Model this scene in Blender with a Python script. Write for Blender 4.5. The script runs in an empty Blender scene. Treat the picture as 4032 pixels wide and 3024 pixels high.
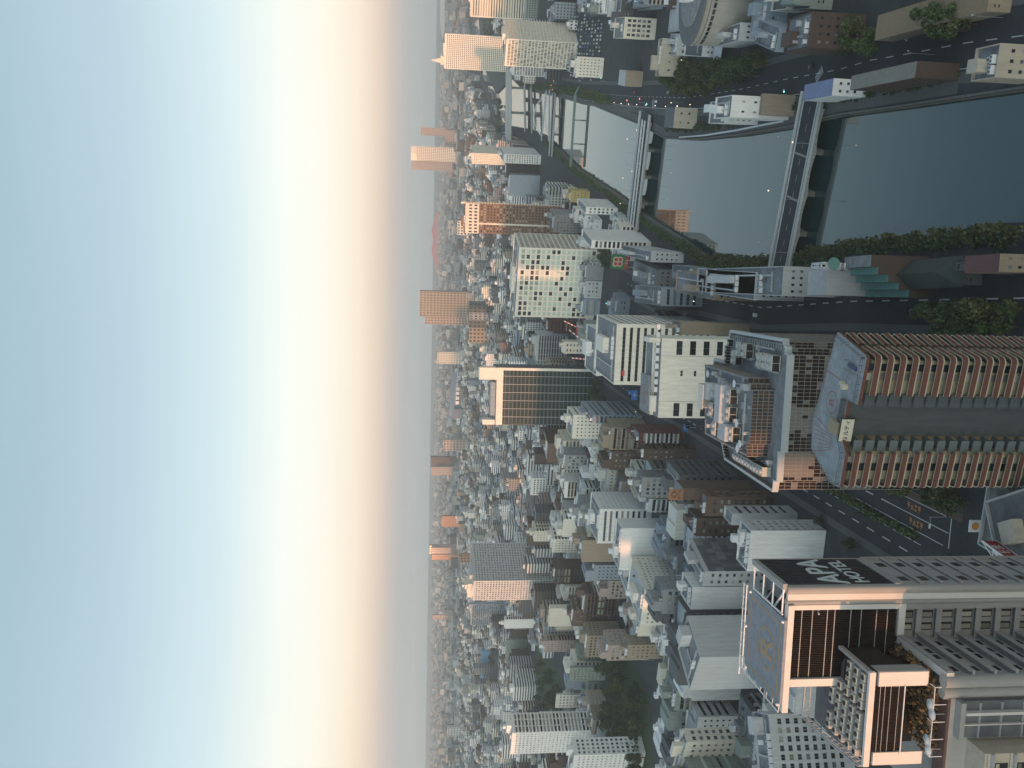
import bpy, math, random
from mathutils import Vector, Matrix
random.seed(11)
S = bpy.context.scene
COL = S.collection
rad = math.radians

# ------------------------------------------------------------------ camera
FPX = 3300.0; CAMZ = 160.0
PITCH = math.atan(354/FPX); ROLL = 0.015
cp, sp_, cr, sr = math.cos(PITCH), math.sin(PITCH), math.cos(ROLL), math.sin(ROLL)
Rv = Vector((1, 0, 0)); Uv = Vector((0, sp_, cp)); Fv = Vector((0, cp, -sp_))
Xc = Rv*sr - Uv*cr; Yc = Rv*cr + Uv*sr; Zc = -Fv
cam = bpy.data.cameras.new("camera"); co = bpy.data.objects.new("camera", cam); COL.objects.link(co)
M = Matrix((Xc, Yc, Zc)).transposed().to_4x4(); M.translation = Vector((0, 0, CAMZ)); co.matrix_world = M
cam.sensor_width = 36; cam.lens = FPX/4032*36; cam.clip_start = 1; cam.clip_end = 40000
S.camera = co

# ------------------------------------------------------------------ light and sky
SUN_AZ = 231.0; SUN_EL = 2.0           # direction towards the sun, degrees ccw from +X
sd = Vector((math.cos(rad(SUN_AZ))*math.cos(rad(SUN_EL)), math.sin(rad(SUN_AZ))*math.cos(rad(SUN_EL)), math.sin(rad(SUN_EL))))
sun = bpy.data.lights.new("sun", 'SUN'); sun.energy = 5.0; sun.angle = rad(0.6); sun.color = (1.0, 0.44, 0.21)
so = bpy.data.objects.new("sun", sun); COL.objects.link(so); so.rotation_euler = sd.to_track_quat('Z', 'Y').to_euler()

def lin(c):
    c = c/255.0
    return c/12.92 if c <= 0.04045 else ((c+0.055)/1.055)**2.4
def rgb(r, g, b): return (lin(r), lin(g), lin(b), 1)

W = bpy.data.worlds.new("World"); S.world = W; W.use_nodes = True
nt = W.node_tree; nt.nodes.clear()
def N(t, **k):
    n = nt.nodes.new(t)
    for a, v in k.items(): setattr(n, a, v)
    return n
tc = N('ShaderNodeTexCoord'); sx = N('ShaderNodeSeparateXYZ'); nt.links.new(tc.outputs['Generated'], sx.inputs[0])
asn = N('ShaderNodeMath', operation='ARCSINE'); nt.links.new(sx.outputs['Z'], asn.inputs[0])
mr = N('ShaderNodeMapRange'); mr.inputs[1].default_value = rad(-5); mr.inputs[2].default_value = rad(90)
nt.links.new(asn.outputs[0], mr.inputs[0])
cr_ = N('ShaderNodeValToRGB'); nt.links.new(mr.outputs[0], cr_.inputs[0])
stops = [(-5, (120, 134, 140)), (0.1, (176, 192, 196)), (1.2, (187, 191, 190)), (2.1, (208, 199, 194)), (3.1, (236, 219, 202)), (4.3, (253, 240, 220)),
         (6.3, (255, 253, 242)), (8.9, (248, 254, 250)), (12.7, (213, 235, 242)), (18.3, (185, 211, 226)), (25.3, (164, 193, 207)), (33, (124, 154, 174)), (48, (86, 110, 136)), (90, (56, 75, 102))]
el = cr_.color_ramp.elements
while len(el) > 1: el.remove(el[0])
for i, (d, c) in enumerate(stops):
    e = el[0] if i == 0 else el.new((d+5)/95.0)
    e.position = (d+5)/95.0; e.color = rgb(*c)
# a faint soft mottling of thin high cloud
ns = N('ShaderNodeTexNoise'); ns.inputs['Scale'].default_value = 2.2; ns.inputs['Detail'].default_value = 3
mp = N('ShaderNodeMapping'); mp.inputs['Scale'].default_value = (1, 1, 4.5)
nt.links.new(tc.outputs['Generated'], mp.inputs[0]); nt.links.new(mp.outputs[0], ns.inputs['Vector'])
nr = N('ShaderNodeMapRange'); nr.inputs[1].default_value = 0.3; nr.inputs[2].default_value = 0.7; nr.inputs[3].default_value = 0.975; nr.inputs[4].default_value = 1.025
nt.links.new(ns.outputs[0], nr.inputs[0])
vm = N('ShaderNodeVectorMath', operation='SCALE'); nt.links.new(cr_.outputs[0], vm.inputs[0]); nt.links.new(nr.outputs[0], vm.inputs['Scale'])
# the half of the sky around the rising sun is brighter and warmer
dt = N('ShaderNodeVectorMath', operation='DOT_PRODUCT'); nt.links.new(tc.outputs['Generated'], dt.inputs[0]); dt.inputs[1].default_value = (math.cos(rad(SUN_AZ)), math.sin(rad(SUN_AZ)), .25)
mxg = N('ShaderNodeMath', operation='MAXIMUM'); nt.links.new(dt.outputs['Value'], mxg.inputs[0]); mxg.inputs[1].default_value = 0
gsc = N('ShaderNodeVectorMath', operation='SCALE'); gsc.inputs[0].default_value = (3.2, 2.6, 2.05); nt.links.new(mxg.outputs[0], gsc.inputs['Scale'])
gad = N('ShaderNodeVectorMath', operation='ADD'); nt.links.new(gsc.outputs[0], gad.inputs[0]); gad.inputs[1].default_value = (1, 1, 1)
gml = N('ShaderNodeVectorMath', operation='MULTIPLY'); nt.links.new(vm.outputs[0], gml.inputs[0]); nt.links.new(gad.outputs[0], gml.inputs[1])
bg1 = N('ShaderNodeBackground'); nt.links.new(gml.outputs[0], bg1.inputs[0]); bg1.inputs[1].default_value = 0.96
sky = N('ShaderNodeTexSky', sky_type='NISHITA'); sky.sun_disc = False; sky.sun_elevation = rad(SUN_EL)
sky.sun_rotation = rad(90-SUN_AZ); sky.air_density = 1.3; sky.dust_density = 2.0
bg2 = N('ShaderNodeBackground'); nt.links.new(sky.outputs[0], bg2.inputs[0]); bg2.inputs[1].default_value = 0.05
ad = N('ShaderNodeAddShader'); nt.links.new(bg1.outputs[0], ad.inputs[0]); nt.links.new(bg2.outputs[0], ad.inputs[1])
wo = N('ShaderNodeOutputWorld'); nt.links.new(ad.outputs[0], wo.inputs[0])

S.view_settings.view_transform = 'Standard'; S.view_settings.look = 'None'
S.view_settings.exposure = 0.0; S.view_settings.gamma = 1
S.render.resolution_x = 1024; S.render.resolution_y = 768
S.render.engine = 'CYCLES'
S.cycles.volume_bounces = 1
S.cycles.max_bounces = 5; S.cycles.diffuse_bounces = 3; S.cycles.glossy_bounces = 3

# ------------------------------------------------------------------ measuring helpers (photo pixel -> place on a real height)
def ray(x, y):
    U = 1512-y; V = 2016-x
    u = U*cr - V*sr; v = U*sr + V*cr
    return Vector((u, v*sp_ + FPX*cp, v*cp - FPX*sp_))
def G(x, y, z=0.0):
    d = ray(x, y); t = (z-CAMZ)/d.z
    return Vector((d.x*t, d.y*t))
def D(x, y, dist):
    d = ray(x, y); t = dist/d.y
    return Vector((d.x*t, dist)), CAMZ+d.z*t
def proj(X, Y, Z):
    P = Vector((X, Y, Z-CAMZ)); dz = P.dot(Fv)
    if dz < 1: return None
    u = P.dot(Rv)/dz*FPX; v = P.dot(Uv)/dz*FPX
    U = u*cr + v*sr; V = -u*sr + v*cr
    return (2016-V, 1512-U)

# ------------------------------------------------------------------ materials
MATS = {}
def newmat(name):
    m = bpy.data.materials.new(name); m.use_nodes = True
    return m, m.node_tree, m.node_tree.nodes['Principled BSDF']
def wallmat(key, col, rough=0.75, var=0.18, scale=0.25, streak=True, metal=0.0):
    if key in MATS: return MATS[key]
    m, t, b = newmat(key)
    tcn = t.nodes.new('ShaderNodeTexCoord')
    mpn = t.nodes.new('ShaderNodeMapping'); mpn.inputs['Scale'].default_value = (1, 1, 0.16 if streak else 1)
    t.links.new(tcn.outputs['Object'], mpn.inputs[0])
    n1 = t.nodes.new('ShaderNodeTexNoise'); n1.inputs['Scale'].default_value = scale*3; n1.inputs['Detail'].default_value = 6; n1.inputs['Roughness'].default_value = .65
    t.links.new(mpn.outputs[0], n1.inputs['Vector'])
    oi = t.nodes.new('ShaderNodeObjectInfo')
    r = t.nodes.new('ShaderNodeMapRange'); r.inputs[1].default_value = .3; r.inputs[2].default_value = .7; r.inputs[3].default_value = 1-var; r.inputs[4].default_value = 1+var*.5
    t.links.new(n1.outputs[0], r.inputs[0])
    sc = t.nodes.new('ShaderNodeVectorMath'); sc.operation = 'SCALE'; sc.inputs[0].default_value = col[:3]
    t.links.new(r.outputs[0], sc.inputs['Scale']); t.links.new(sc.outputs[0], b.inputs['Base Color'])
    b.inputs['Roughness'].default_value = rough; b.inputs['Metallic'].default_value = metal
    MATS[key] = m; return m
def plain(key, col, rough=0.6, metal=0.0, emit=None, es=0):
    if key in MATS: return MATS[key]
    m, t, b = newmat(key); b.inputs['Base Color'].default_value = (*col[:3], 1); b.inputs['Roughness'].default_value = rough; b.inputs['Metallic'].default_value = metal
    if emit: b.inputs['Emission Color'].default_value = (*emit, 1); b.inputs['Emission Strength'].default_value = es
    MATS[key] = m; return m
def glassmat(key, col, rough=0.12):
    if key in MATS: return MATS[key]
    m, t, b = newmat(key)
    oi = t.nodes.new('ShaderNodeObjectInfo'); r = t.nodes.new('ShaderNodeMapRange'); r.inputs[3].default_value = .5; r.inputs[4].default_value = 1.7
    t.links.new(oi.outputs['Random'], r.inputs[0])
    sc = t.nodes.new('ShaderNodeVectorMath'); sc.operation = 'SCALE'; sc.inputs[0].default_value = col[:3]
    t.links.new(r.outputs[0], sc.inputs['Scale']); t.links.new(sc.outputs[0], b.inputs['Base Color'])
    b.inputs['Roughness'].default_value = rough; b.inputs['IOR'].default_value = 1.5
    MATS[key] = m; return m

WC = {'white': (.74, .74, .72), 'pale grey': (.50, .51, .51), 'grey': (.27, .28, .285), 'dark grey': (.10, .105, .11), 'beige': (.46, .41, .33),
      'cream': (.66, .62, .52), 'tan': (.31, .255, .19), 'brown': (.125, .085, .065), 'dark brown': (.075, .05, .04), 'brick red': (.20, .10, .075),
      'blue grey': (.26, .31, .36), 'greenish grey': (.25, .29, .26), 'pinkish': (.38, .31, .275), 'yellow': (.50, .40, .16), 'charcoal': (.035, .037, .04),
      'teal': (.12, .27, .24), 'maroon': (.13, .045, .045), 'ivory': (.74, .71, .62), 'orange brown': (.34, .17, .10), 'umber': (.20, .125, .085)}
def wm(c): return wallmat('wall '+c, WC[c])
GL = glassmat('dark window glass', (.022, .027, .032)); GL2 = glassmat('greenish blind window', (.30, .36, .31), .3)
GL3 = glassmat('curtained window', (.24, .23, .20), .35); GLW = glassmat('sky reflecting window', (.10, .12, .13), .1); GLG = glassmat('green tower glass', (.010, .030, .028), .3)
GLG.node_tree.nodes['Principled BSDF'].inputs['IOR'].default_value = 1.25
GLB = glassmat('brown mirror glass', (.05, .035, .028), .06)
ROOF = wallmat('grey roof membrane', (.235, .25, .26), .85, .4, .12, False); ROOFD = wallmat('dark roof', (.13, .14, .15), .9, .3, .12, False)
METAL = wallmat('galvanised metal', (.42, .44, .45), .45, .2, .6, False, .3); WHITEM = wallmat('white painted steel', (.68, .70, .71), .5, .12, .5, False)
DARK = plain('dark opening', (.012, .012, .014), .8)

# ------------------------------------------------------------------ mesh helpers
def ordw(k):
    A = ['nearest', 'second', 'third', 'fourth', 'fifth', 'sixth', 'seventh', 'eighth', 'ninth', 'tenth', 'eleventh', 'twelfth', 'thirteenth', 'fourteenth', 'fifteenth', 'sixteenth', 'seventeenth', 'eighteenth', 'nineteenth']
    T = {20: 'twent', 30: 'thirt', 40: 'fort', 50: 'fift'}
    if k < 19: return A[k]
    n = k+1; t = T[n//10*10]
    return t+'ieth' if n % 10 == 0 else t+'y '+('first' if n % 10 == 1 else A[n % 10-1])
class MB:
    def __init__(s): s.v = []; s.f = []; s.m = []
    def poly(s, pts, mi=0):
        k = len(s.v); s.v += [tuple(p) for p in pts]; s.f.append(tuple(range(k, k+len(pts)))); s.m.append(mi)
    def box(s, x0, x1, y0, y1, z0, z1, mi=0, bottom=True):
        p = [(x0, y0, z0), (x1, y0, z0), (x1, y1, z0), (x0, y1, z0), (x0, y0, z1), (x1, y0, z1), (x1, y1, z1), (x0, y1, z1)]
        k = len(s.v); s.v += p
        fs = [(0, 1, 5, 4), (1, 2, 6, 5), (2, 3, 7, 6), (3, 0, 4, 7), (4, 5, 6, 7)]
        if bottom: fs.append((3, 2, 1, 0))
        for f in fs: s.f.append(tuple(k+i for i in f)); s.m.append(mi)
    def bar(s, a, b, w, mi=0, h=None):
        a = Vector(a); b = Vector(b); d = (b-a)
        if d.length < 1e-6: return
        d.normalize(); up = Vector((0, 0, 1)) if abs(d.z) < .95 else Vector((1, 0, 0))
        sx_ = d.cross(up).normalized()*(w/2); sy_ = d.cross(sx_).normalized()*((h or w)/2)
        k = len(s.v)
        for q in (a, b):
            for (i, j) in ((-1, -1), (1, -1), (1, 1), (-1, 1)): s.v.append(tuple(q+sx_*i+sy_*j))
        for f in [(0, 1, 2, 3), (7, 6, 5, 4), (0, 4, 5, 1), (1, 5, 6, 2), (2, 6, 7, 3), (3, 7, 4, 0)]:
            s.f.append(tuple(k+i for i in f)); s.m.append(mi)
    def cyl(s, x, y, z0, z1, r0, r1=None, n=12, mi=0, cap=True):
        r1 = r0 if r1 is None else r1; k = len(s.v)
        for z, r in ((z0, r0), (z1, r1)):
            for i in range(n): a = 2*math.pi*i/n; s.v.append((x+r*math.cos(a), y+r*math.sin(a), z))
        for i in range(n): j = (i+1) % n; s.f.append((k+i, k+j, k+n+j, k+n+i)); s.m.append(mi)
        if cap: s.f.append(tuple(k+n+i for i in range(n))); s.m.append(mi); s.f.append(tuple(k+n-1-i for i in range(n))); s.m.append(mi)
    def prism(s, pts, z0, z1, mi=0, mtop=None, cap=True):
        n = len(pts); k = len(s.v)
        s.v += [(p[0], p[1], z0) for p in pts]+[(p[0], p[1], z1) for p in pts]
        for i in range(n): j = (i+1) % n; s.f.append((k+i, k+j, k+n+j, k+n+i)); s.m.append(mi)
        if cap:
            s.f.append(tuple(k+n+i for i in range(n))); s.m.append(mi if mtop is None else mtop)
            s.f.append(tuple(k+n-1-i for i in range(n))); s.m.append(mi)
    def mesh(s, name, mats):
        me = bpy.data.meshes.new(name); me.from_pydata(s.v, [], s.f)
        for m in (mats if isinstance(mats, (list, tuple)) else [mats]): me.materials.append(m)
        if any(s.m): me.polygons.foreach_set('material_index', s.m)
        me.update(); return me
    def build(s, name, mats, parent=None, loc=(0, 0, 0), rz=0):
        return link(name, s.mesh(name, mats), parent, loc, rz)
def link(name, me, parent=None, loc=(0, 0, 0), rz=0):
    o = bpy.data.objects.new(name, me); COL.objects.link(o); o.parent = parent
    o.location = loc; o.rotation_euler = (0, 0, rz); return o
LABELS = {}
def tag(o, label, cat, group=None):
    o['label'] = label; o['category'] = cat
    if group: o['group'] = group
    return o
def empty(name, loc, rz=0, label=None, cat=None, group=None):
    o = bpy.data.objects.new(name, None); COL.objects.link(o); o.location = loc; o.rotation_euler = (0, 0, rz); o.empty_display_size = 2
    if label: tag(o, label, cat, group)
    return o
def kind(o, k): o['kind'] = k; return o

def text(name, s, size, mat, parent, loc, rot, ext=.08, bold=0.0):
    cu = bpy.data.curves.new(name, 'FONT'); cu.body = s; cu.size = size; cu.extrude = ext; cu.align_x = 'CENTER'; cu.align_y = 'CENTER'; cu.offset = bold
    t = bpy.data.objects.new(name+'_tmp', cu); COL.objects.link(t)
    dg = bpy.context.evaluated_depsgraph_get(); me = bpy.data.meshes.new_from_object(t.evaluated_get(dg))
    bpy.data.objects.remove(t); me.materials.clear(); me.materials.append(mat)
    o = bpy.data.objects.new(name, me); COL.objects.link(o); o.parent = parent; o.location = loc; o.rotation_euler = rot; return o

# one face of a building: wall with real recessed openings; panes collected as (centre, angle, w, h)
def wall(mb, O, ang, Wd, z0, z1, cols, rows, wf=.6, hf=.5, rec=.25, panes=None, mx=0, mb_=0, mt=0, sill=.28, mi=0, pier=False):
    c, s = math.cos(ang), math.sin(ang); u = Vector((c, s)); n = Vector((s, -c))   # outward normal is to the right of u
    def P(a, z, dn=0): q = Vector(O)+u*a+n*dn; return (q.x, q.y, z)
    if not cols or not rows or Wd < 2:
        mb.poly([P(0, z0), P(Wd, z0), P(Wd, z1), P(0, z1)], mi); return
    if mb_ > 0: mb.poly([P(0, z0), P(Wd, z0), P(Wd, z0+mb_), P(0, z0+mb_)], mi)
    if mt > 0: mb.poly([P(0, z1-mt), P(Wd, z1-mt), P(Wd, z1), P(0, z1)], mi)
    a0, b0 = z0+mb_, z1-mt; ch = (b0-a0)/rows; cw = (Wd-2*mx)/cols; w = cw*wf; h = ch*hf
    for r in range(rows):
        zb = a0+r*ch; zs = zb+ch*sill; ze = min(zs+h, zb+ch-.02)
        mb.poly([P(0, zb), P(Wd, zb), P(Wd, zs), P(0, zs)], mi)
        if ze < zb+ch-.01: mb.poly([P(0, ze), P(Wd, ze), P(Wd, zb+ch), P(0, zb+ch)], mi)
        x = 0
        for k in range(cols):
            xa = mx+k*cw+(cw-w)/2; xb = xa+w
            if xa > x+1e-4: mb.poly([P(x, zs), P(xa, zs), P(xa, ze), P(x, ze)], mi)
            mb.poly([P(xa, zs), P(xb, zs), P(xb, zs, -rec), P(xa, zs, -rec)], mi)
            mb.poly([P(xa, ze, -rec), P(xb, ze, -rec), P(xb, ze), P(xa, ze)], mi)
            mb.poly([P(xa, zs), P(xa, zs, -rec), P(xa, ze, -rec), P(xa, ze)], mi)
            mb.poly([P(xb, zs, -rec), P(xb, zs), P(xb, ze), P(xb, ze, -rec)], mi)
            if panes is not None:
                q = Vector(O)+u*((xa+xb)/2)-n*(rec-.01)
                panes.append((q.x, q.y, (zs+ze)/2, ang, round(w, 2), round(ze-zs, 2)))
            x = xb
        if x < Wd-1e-4: mb.poly([P(x, zs), P(Wd, zs), P(Wd, ze), P(x, ze)], mi)
PANE = {}
def add_panes(root, panes, mats, cap=96):
    """each window its own object (shared mesh); past the cap the rest is one part of kind stuff"""
    rest = []
    panes = sorted(panes, key=lambda p: -p[2]) if len(panes) > cap else panes
    for i, (x, y, z, a, w, h) in enumerate(panes):
        m = random.choice(mats)
        if i < cap:
            key = (w, h, m.name)
            if key not in PANE:
                b = MB(); b.box(-w/2, w/2, -.0, .04, -h/2, h/2)
                fr = min(.07, w*.08)
                if w > 1.2: b.box(-fr/2, fr/2, -.05, .0, -h/2, h/2, 1)
                if w > 4:
                    n = int(w/2.2)
                    for k in range(1, n): xx = -w/2+w*k/n; b.box(xx-fr/2, xx+fr/2, -.05, 0, -h/2, h/2, 1)
                PANE[key] = b.mesh('window', [m, METAL])
            link('window', PANE[key], root, (x, y, z), a)
        else: rest.append((x, y, z, a, w, h, m))
    if rest:
        b = MB(); ml = list(mats)
        for x, y, z, a, w, h, m in rest:
            c, s = math.cos(a)*w/2, math.sin(a)*w/2
            b.poly([(x-c, y-s, z-h/2), (x+c, y+s, z-h/2), (x+c, y+s, z+h/2), (x-c, y-s, z+h/2)], ml.index(m))
        kind(b.build('window', ml, root), 'stuff')

ACM = {}
def acunit(root, x, y, z, k=0, rz=0):
    if k not in ACM:
        b = MB()
        if k == 0:
            b.box(-1.1, 1.1, -.5, .5, .15, 1.75); b.cyl(-.5, 0, 1.75, 1.85, .38, n=10, mi=1); b.cyl(.5, 0, 1.75, 1.85, .38, n=10, mi=1); b.box(-1.1, 1.1, -.4, -.3, 0, .15, 1)
        else:
            b.box(-.7, .7, -.7, .7, .2, 1.5); b.cyl(0, 0, 1.5, 1.6, .5, n=10, mi=1)
        ACM[k] = b.mesh('air_conditioner', [WHITEM, ROOFD])
    return link('air_conditioner', ACM[k], root, (x, y, z), rz)
TANK = {}
def tank(root, x, y, z):
    if 0 not in TANK:
        b = MB(); b.box(-1.5, 1.5, -1.2, 1.2, .8, 3.0)
        for i in (-1.2, 1.2):
            for j in (-.9, .9): b.box(i-.1, i+.1, j-.1, j+.1, 0, .8)
        for i in (-.5, .5): b.box(i-.04, i+.04, -1.23, 1.23, .8, 3.03)
        TANK[0] = b.mesh('water_tank', WHITEM)
    return link('water_tank', TANK[0], root, (x, y, z))

def roofstuff(root, x0, x1, y0, y1, z, rnd, wallm, dens=1.0, pent=True):
    w, d = x1-x0, y1-y0
    b = MB(); t = .3; hh = .9
    for (a, b2, c, e) in ((x0, x1, y0, y0+t), (x0, x1, y1-t, y1), (x0, x0+t, y0+t, y1-t), (x1-t, x1, y0+t, y1-t)):
        b.box(a, b2, c, e, z, z+hh)
    b.build('parapet', wallm, root)
    if min(w, d) < 6: return
    if pent:
        pw, pd, ph = rnd.uniform(.22, .4)*w, rnd.uniform(.25, .4)*d, rnd.uniform(2.8, 5)
        px, py = rnd.uniform(x0+1.5, x1-pw-1.5), rnd.uniform(y0+d*.35, y1-pd-1.2)
        b = MB(); b.box(px, px+pw, py, py+pd, z, z+ph); b.box(px-.15, px+pw+.15, py-.15, py+pd+.15, z+ph, z+ph+.25)
        q = b.build('penthouse', wallm, root)
        b = MB(); b.box(px+.6, px+1.6, py-.05, py, z+.1, z+2.2); b.build('door', METAL, q)
        if rnd.random() < .5 and pw > 4: tank(root, px+pw/2, py+pd/2, z+ph+.25)
    if w*d > 180:
        b = MB(); yy = y0+d*rnd.uniform(.12, .3); xx = x0+w*rnd.uniform(.2, .8)
        b.box(x0+1.5, x1-2, yy-.35, yy+.35, z+.3, z+.8); b.box(xx-.35, xx+.35, yy+.36, y1-2, z+.3, z+.8)
        for k in range(int(w/3)): b.box(x0+2+k*3, x0+2.3+k*3, yy-.5, yy+.5, z, z+.3)
        b.build('roof_duct', METAL, root)
        for k in range(rnd.randint(1, 3)):
            hx, hy, hs = rnd.uniform(x0+1.5, x1-3.5), rnd.uniform(y0+1.5, y1-3.5), rnd.uniform(1.0, 2.2); b = MB(); b.box(hx, hx+hs, hy, hy+hs*.8, z, z+rnd.uniform(.6, 1.8)); b.build('roof_hatch', rnd.choice((WHITEM, METAL, ROOFD)), root)
    n = int(rnd.uniform(2, 7)*dens)
    gx, gy = rnd.uniform(x0+2, max(x0+2.1, x1-8)), rnd.uniform(y0+1.6, y0+d*.3)
    for i in range(n):
        xx = gx+i*2.6
        if xx > x1-2: break
        acunit(root, xx, gy, z, 0)
        if rnd.random() < .4 and gy+1.6 < y1-1: acunit(root, xx, gy+1.5, z, 1)

HERO = []   # (footprint centre, radius, visible pixel rect, distance)
def solve(xtop, yL, yC, yR, h, yaw, dist=None, side='R', depth=None):
    C = G(xtop, yC, h); a = rad(yaw)
    u = Vector((math.cos(a), math.sin(a))); v = Vector((-math.sin(a), math.cos(a)))
    def march(dirv, target):
        lo, hi = 0.0, 300.0
        f = lambda t: proj(C.x+dirv.x*t, C.y+dirv.y*t, h)[1]-target
        s0 = f(0.01)
        for _ in range(40):
            mid = (lo+hi)/2
            if (f(mid) > 0) == (s0 > 0): lo = mid
            else: hi = mid
        return (lo+hi)/2
    if side == 'R':
        w = march(-u, yL); d = depth or march(v, yR); return C, -w, 0, min(d, 90)
    w = march(u, yR); d = depth or march(v, yL); return C, 0, w, min(d, 90)

STY = dict(dots=(5.6, .2, 5.2, .26), big=(5.2, .76, 4.5, .64), curtain=(2.2, .93, 3.6, .92), dark=(3.8, .82, 4.5, .84), grid=(3.2, .62, 3.4, .5), small=(3.0, .35, 3.2, .38), ribbon=(0, .94, 3.8, .42), fins=(1.6, .7, 3.6, .8), balc=(0, .97, 3.0, .55), pair=(4.5, .45, 3.2, .4), tall=(3.4, .55, 3.6, .72))
def building(name, label, xtop, yL, yC, yR, h, color, front='grid', right=None, yaw=-22, side='R', xbot=None, panes=(None,), cat='building', group=None,
             depth=None, roofm=None, seed=None, place=None, left='small', balccol=None, roof=True, mt=1.5, frame=False, rpanes=None):
    rnd = random.Random(seed if seed is not None else int(xtop*7+yC))
    if place is None: C, x0, x1, dp = solve(xtop, yL, yC, yR, h, yaw, side=side, depth=depth)
    else: C, x0, x1, dp = place
    right = right or front; wmx = wm(color) if isinstance(color, str) else color
    r = empty(name, (C.x, C.y, 0), rad(yaw), label, cat, group)
    b = MB(); pn = []; pnr = []; wdt = x1-x0
    faces = [('F', front, (x0, 0), 0.0, wdt), ('R', right, (x1, 0), math.pi/2, dp), ('B', 'small' if front != 'blank' else 'blank', (x1, dp), math.pi, wdt), ('L', left, (x0, dp), -math.pi/2, dp)]
    pm = [p or GL for p in panes] if panes != (None,) else [GL, GL, GL, GL3, GLW]
    balcs = []
    for tagf, sty, O, ang, L in faces:
        if tagf == 'B' or sty == 'blank': wall(b, O, ang, L, 0, h, 0, 0); continue
        if sty == 'patch':
            wall(b, O, ang, L, 0, h, 0, 0); continue
        bw, wf, fh, hf = STY[sty]
        rows = max(2, round((h-mt-3)/fh)); cols = 1 if bw == 0 else max(1, round(L/bw))
        rec = .35 if sty in ('grid', 'fins', 'tall', 'big', 'dark') else .22
        if sty == 'balc':
            rec = 1.1; wall(b, O, ang, L, 0, h, 1, rows, (L-1.2)/L, .8, rec, pn, mt=mt, mb_=3, sill=.05)
            ch = (h-mt-3)/rows
            for k in range(rows): balcs.append((O, ang, L, 3+k*ch))
        else: wall(b, O, ang, L, 0, h, cols, rows, wf, hf, rec, pnr if (tagf == 'R' and rpanes) else pn, mx=min(1.0, L*.05), mt=mt, mb_=3)
    b.poly([(x0, 0, h-.02), (x1, 0, h-.02), (x1, dp, h-.02), (x0, dp, h-.02)], 1)
    b.build('wall', [wmx, roofm or ROOF], r)
    add_panes(r, pn, pm)
    if pnr: add_panes(r, pnr, rpanes, 40)
    if balcs:
        bm_ = wm(balccol) if balccol else wmx; cache = {}
        for O, ang, L, z in balcs[:90]:
            key = round(L, 2)
            if key not in cache:
                q = MB(); q.box(.35, L-.35, -.85, .3, -.1, .08); q.box(.35, L-.35, -.95, -.85, -.1, 1.1); q.box(.35, .45, -.85, .3, .08, 1.1); q.box(L-.45, L-.35, -.85, .3, .08, 1.1)
                nn = max(1, int(L/6))
                for i in range(1, nn): q.box(L*i/nn-.06, L*i/nn+.06, -.85, .9, .08, 2.4)
                cache[key] = q.mesh('balcony', bm_)
            link('balcony', cache[key], r, (O[0], O[1], z), ang)
    if roof: roofstuff(r, x0, x1, 0, dp, h, rnd, wmx)
    cxy = C+Vector((math.cos(rad(yaw)), math.sin(rad(yaw))))*((x0+x1)/2)+Vector((-math.sin(rad(yaw)), math.cos(rad(yaw))))*(dp/2)
    HERO.append((cxy, math.hypot(wdt, dp)/2, None if xtop is None else (xtop-25, xbot or xtop+100, min(yR, yC, yL), max(yL, yC, yR)), C.length, rad(yaw), C, x0, x1, dp))
    r['_s'] = 1; del r['_s']
    return r, x0, x1, dp

# ================================================================== THE SETTING
GROUND = wallmat('ground asphalt', (.05, .054, .058), .92, .35, .05, False)
PAVE = wallmat('pavement', (.11, .112, .11), .9, .25, .4, False); ROAD = wallmat('road asphalt', (.034, .037, .043), .88, .2, .15, False)
LINE = wallmat('road paint', (.55, .56, .55), .8, .25, 1.5, False); OLINE = wallmat('orange road paint', (.42, .20, .05), .8, .3, 1.5, False)
QUAY = wallmat('quay concrete', (.16, .155, .14), .9, .4, .3, True); REDPAVE = wallmat('reddish pavement', (.12, .075, .06), .9, .25, .5, False)
GRASS = wallmat('grass', (.055, .085, .035), .95, .35, .3, False)
def water_mat():
    m, t, b = newmat('river water'); b.inputs['Base Color'].default_value = (.012, .042, .045, 1); b.inputs['Roughness'].default_value = .03; b.inputs['IOR'].default_value = 2.1
    tcn = t.nodes.new('ShaderNodeTexCoord'); n = t.nodes.new('ShaderNodeTexNoise'); n.inputs['Scale'].default_value = .55; n.inputs['Detail'].default_value = 4
    bp = t.nodes.new('ShaderNodeBump'); bp.inputs['Strength'].default_value = .03; bp.inputs['Distance'].default_value = .12
    t.links.new(tcn.outputs['Object'], n.inputs['Vector']); t.links.new(n.outputs[0], bp.inputs['Height']); t.links.new(bp.outputs[0], b.inputs['Normal'])
    return m
WATER = water_mat()
LB = [G(x, y, 0) for x, y in [(4032, 900), (3726, 926), (3463, 948), (3200, 990), (3015, 1022), (2942, 1031), (2834, 1015), (2762, 1004), (2689, 946), (2570, 872), (2400, 748), (2269, 662), (2179, 572), (2135, 530), (2085, 510), (2010, 496), (1950, 492), (1915, 365), (1888, 285), (1866, 240), (1852, 0)]]
RB = [G(x, y, 0) for x, y in [(4032, 352), (3764, 391), (3538, 425), (3294, 458), (3105, 503), (2906, 535), (2725, 553), (2617, 546), (2508, 488), (2400, 444), (2320, 411), (2244, 392), (2106, 364), (2050, 345), (2004, 300), (1998, 0)]]
lb0 = Vector((LB[0].x-40, -1200)); rb0 = Vector((RB[0].x-70, -1200))
F2 = lambda p, z: (p[0], p[1], z)
b = MB(); b.poly([F2(p, 0) for p in [(-14000, -3000), lb0]+LB+[(14000, 2600), (14000, 15000), (-14000, 15000)]])
kind(b.build('ground', GROUND), 'structure')
b = MB(); b.poly([F2(p, 0) for p in [rb0, (14000, -3000), (14000, 1550)]+RB[::-1]])
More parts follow.
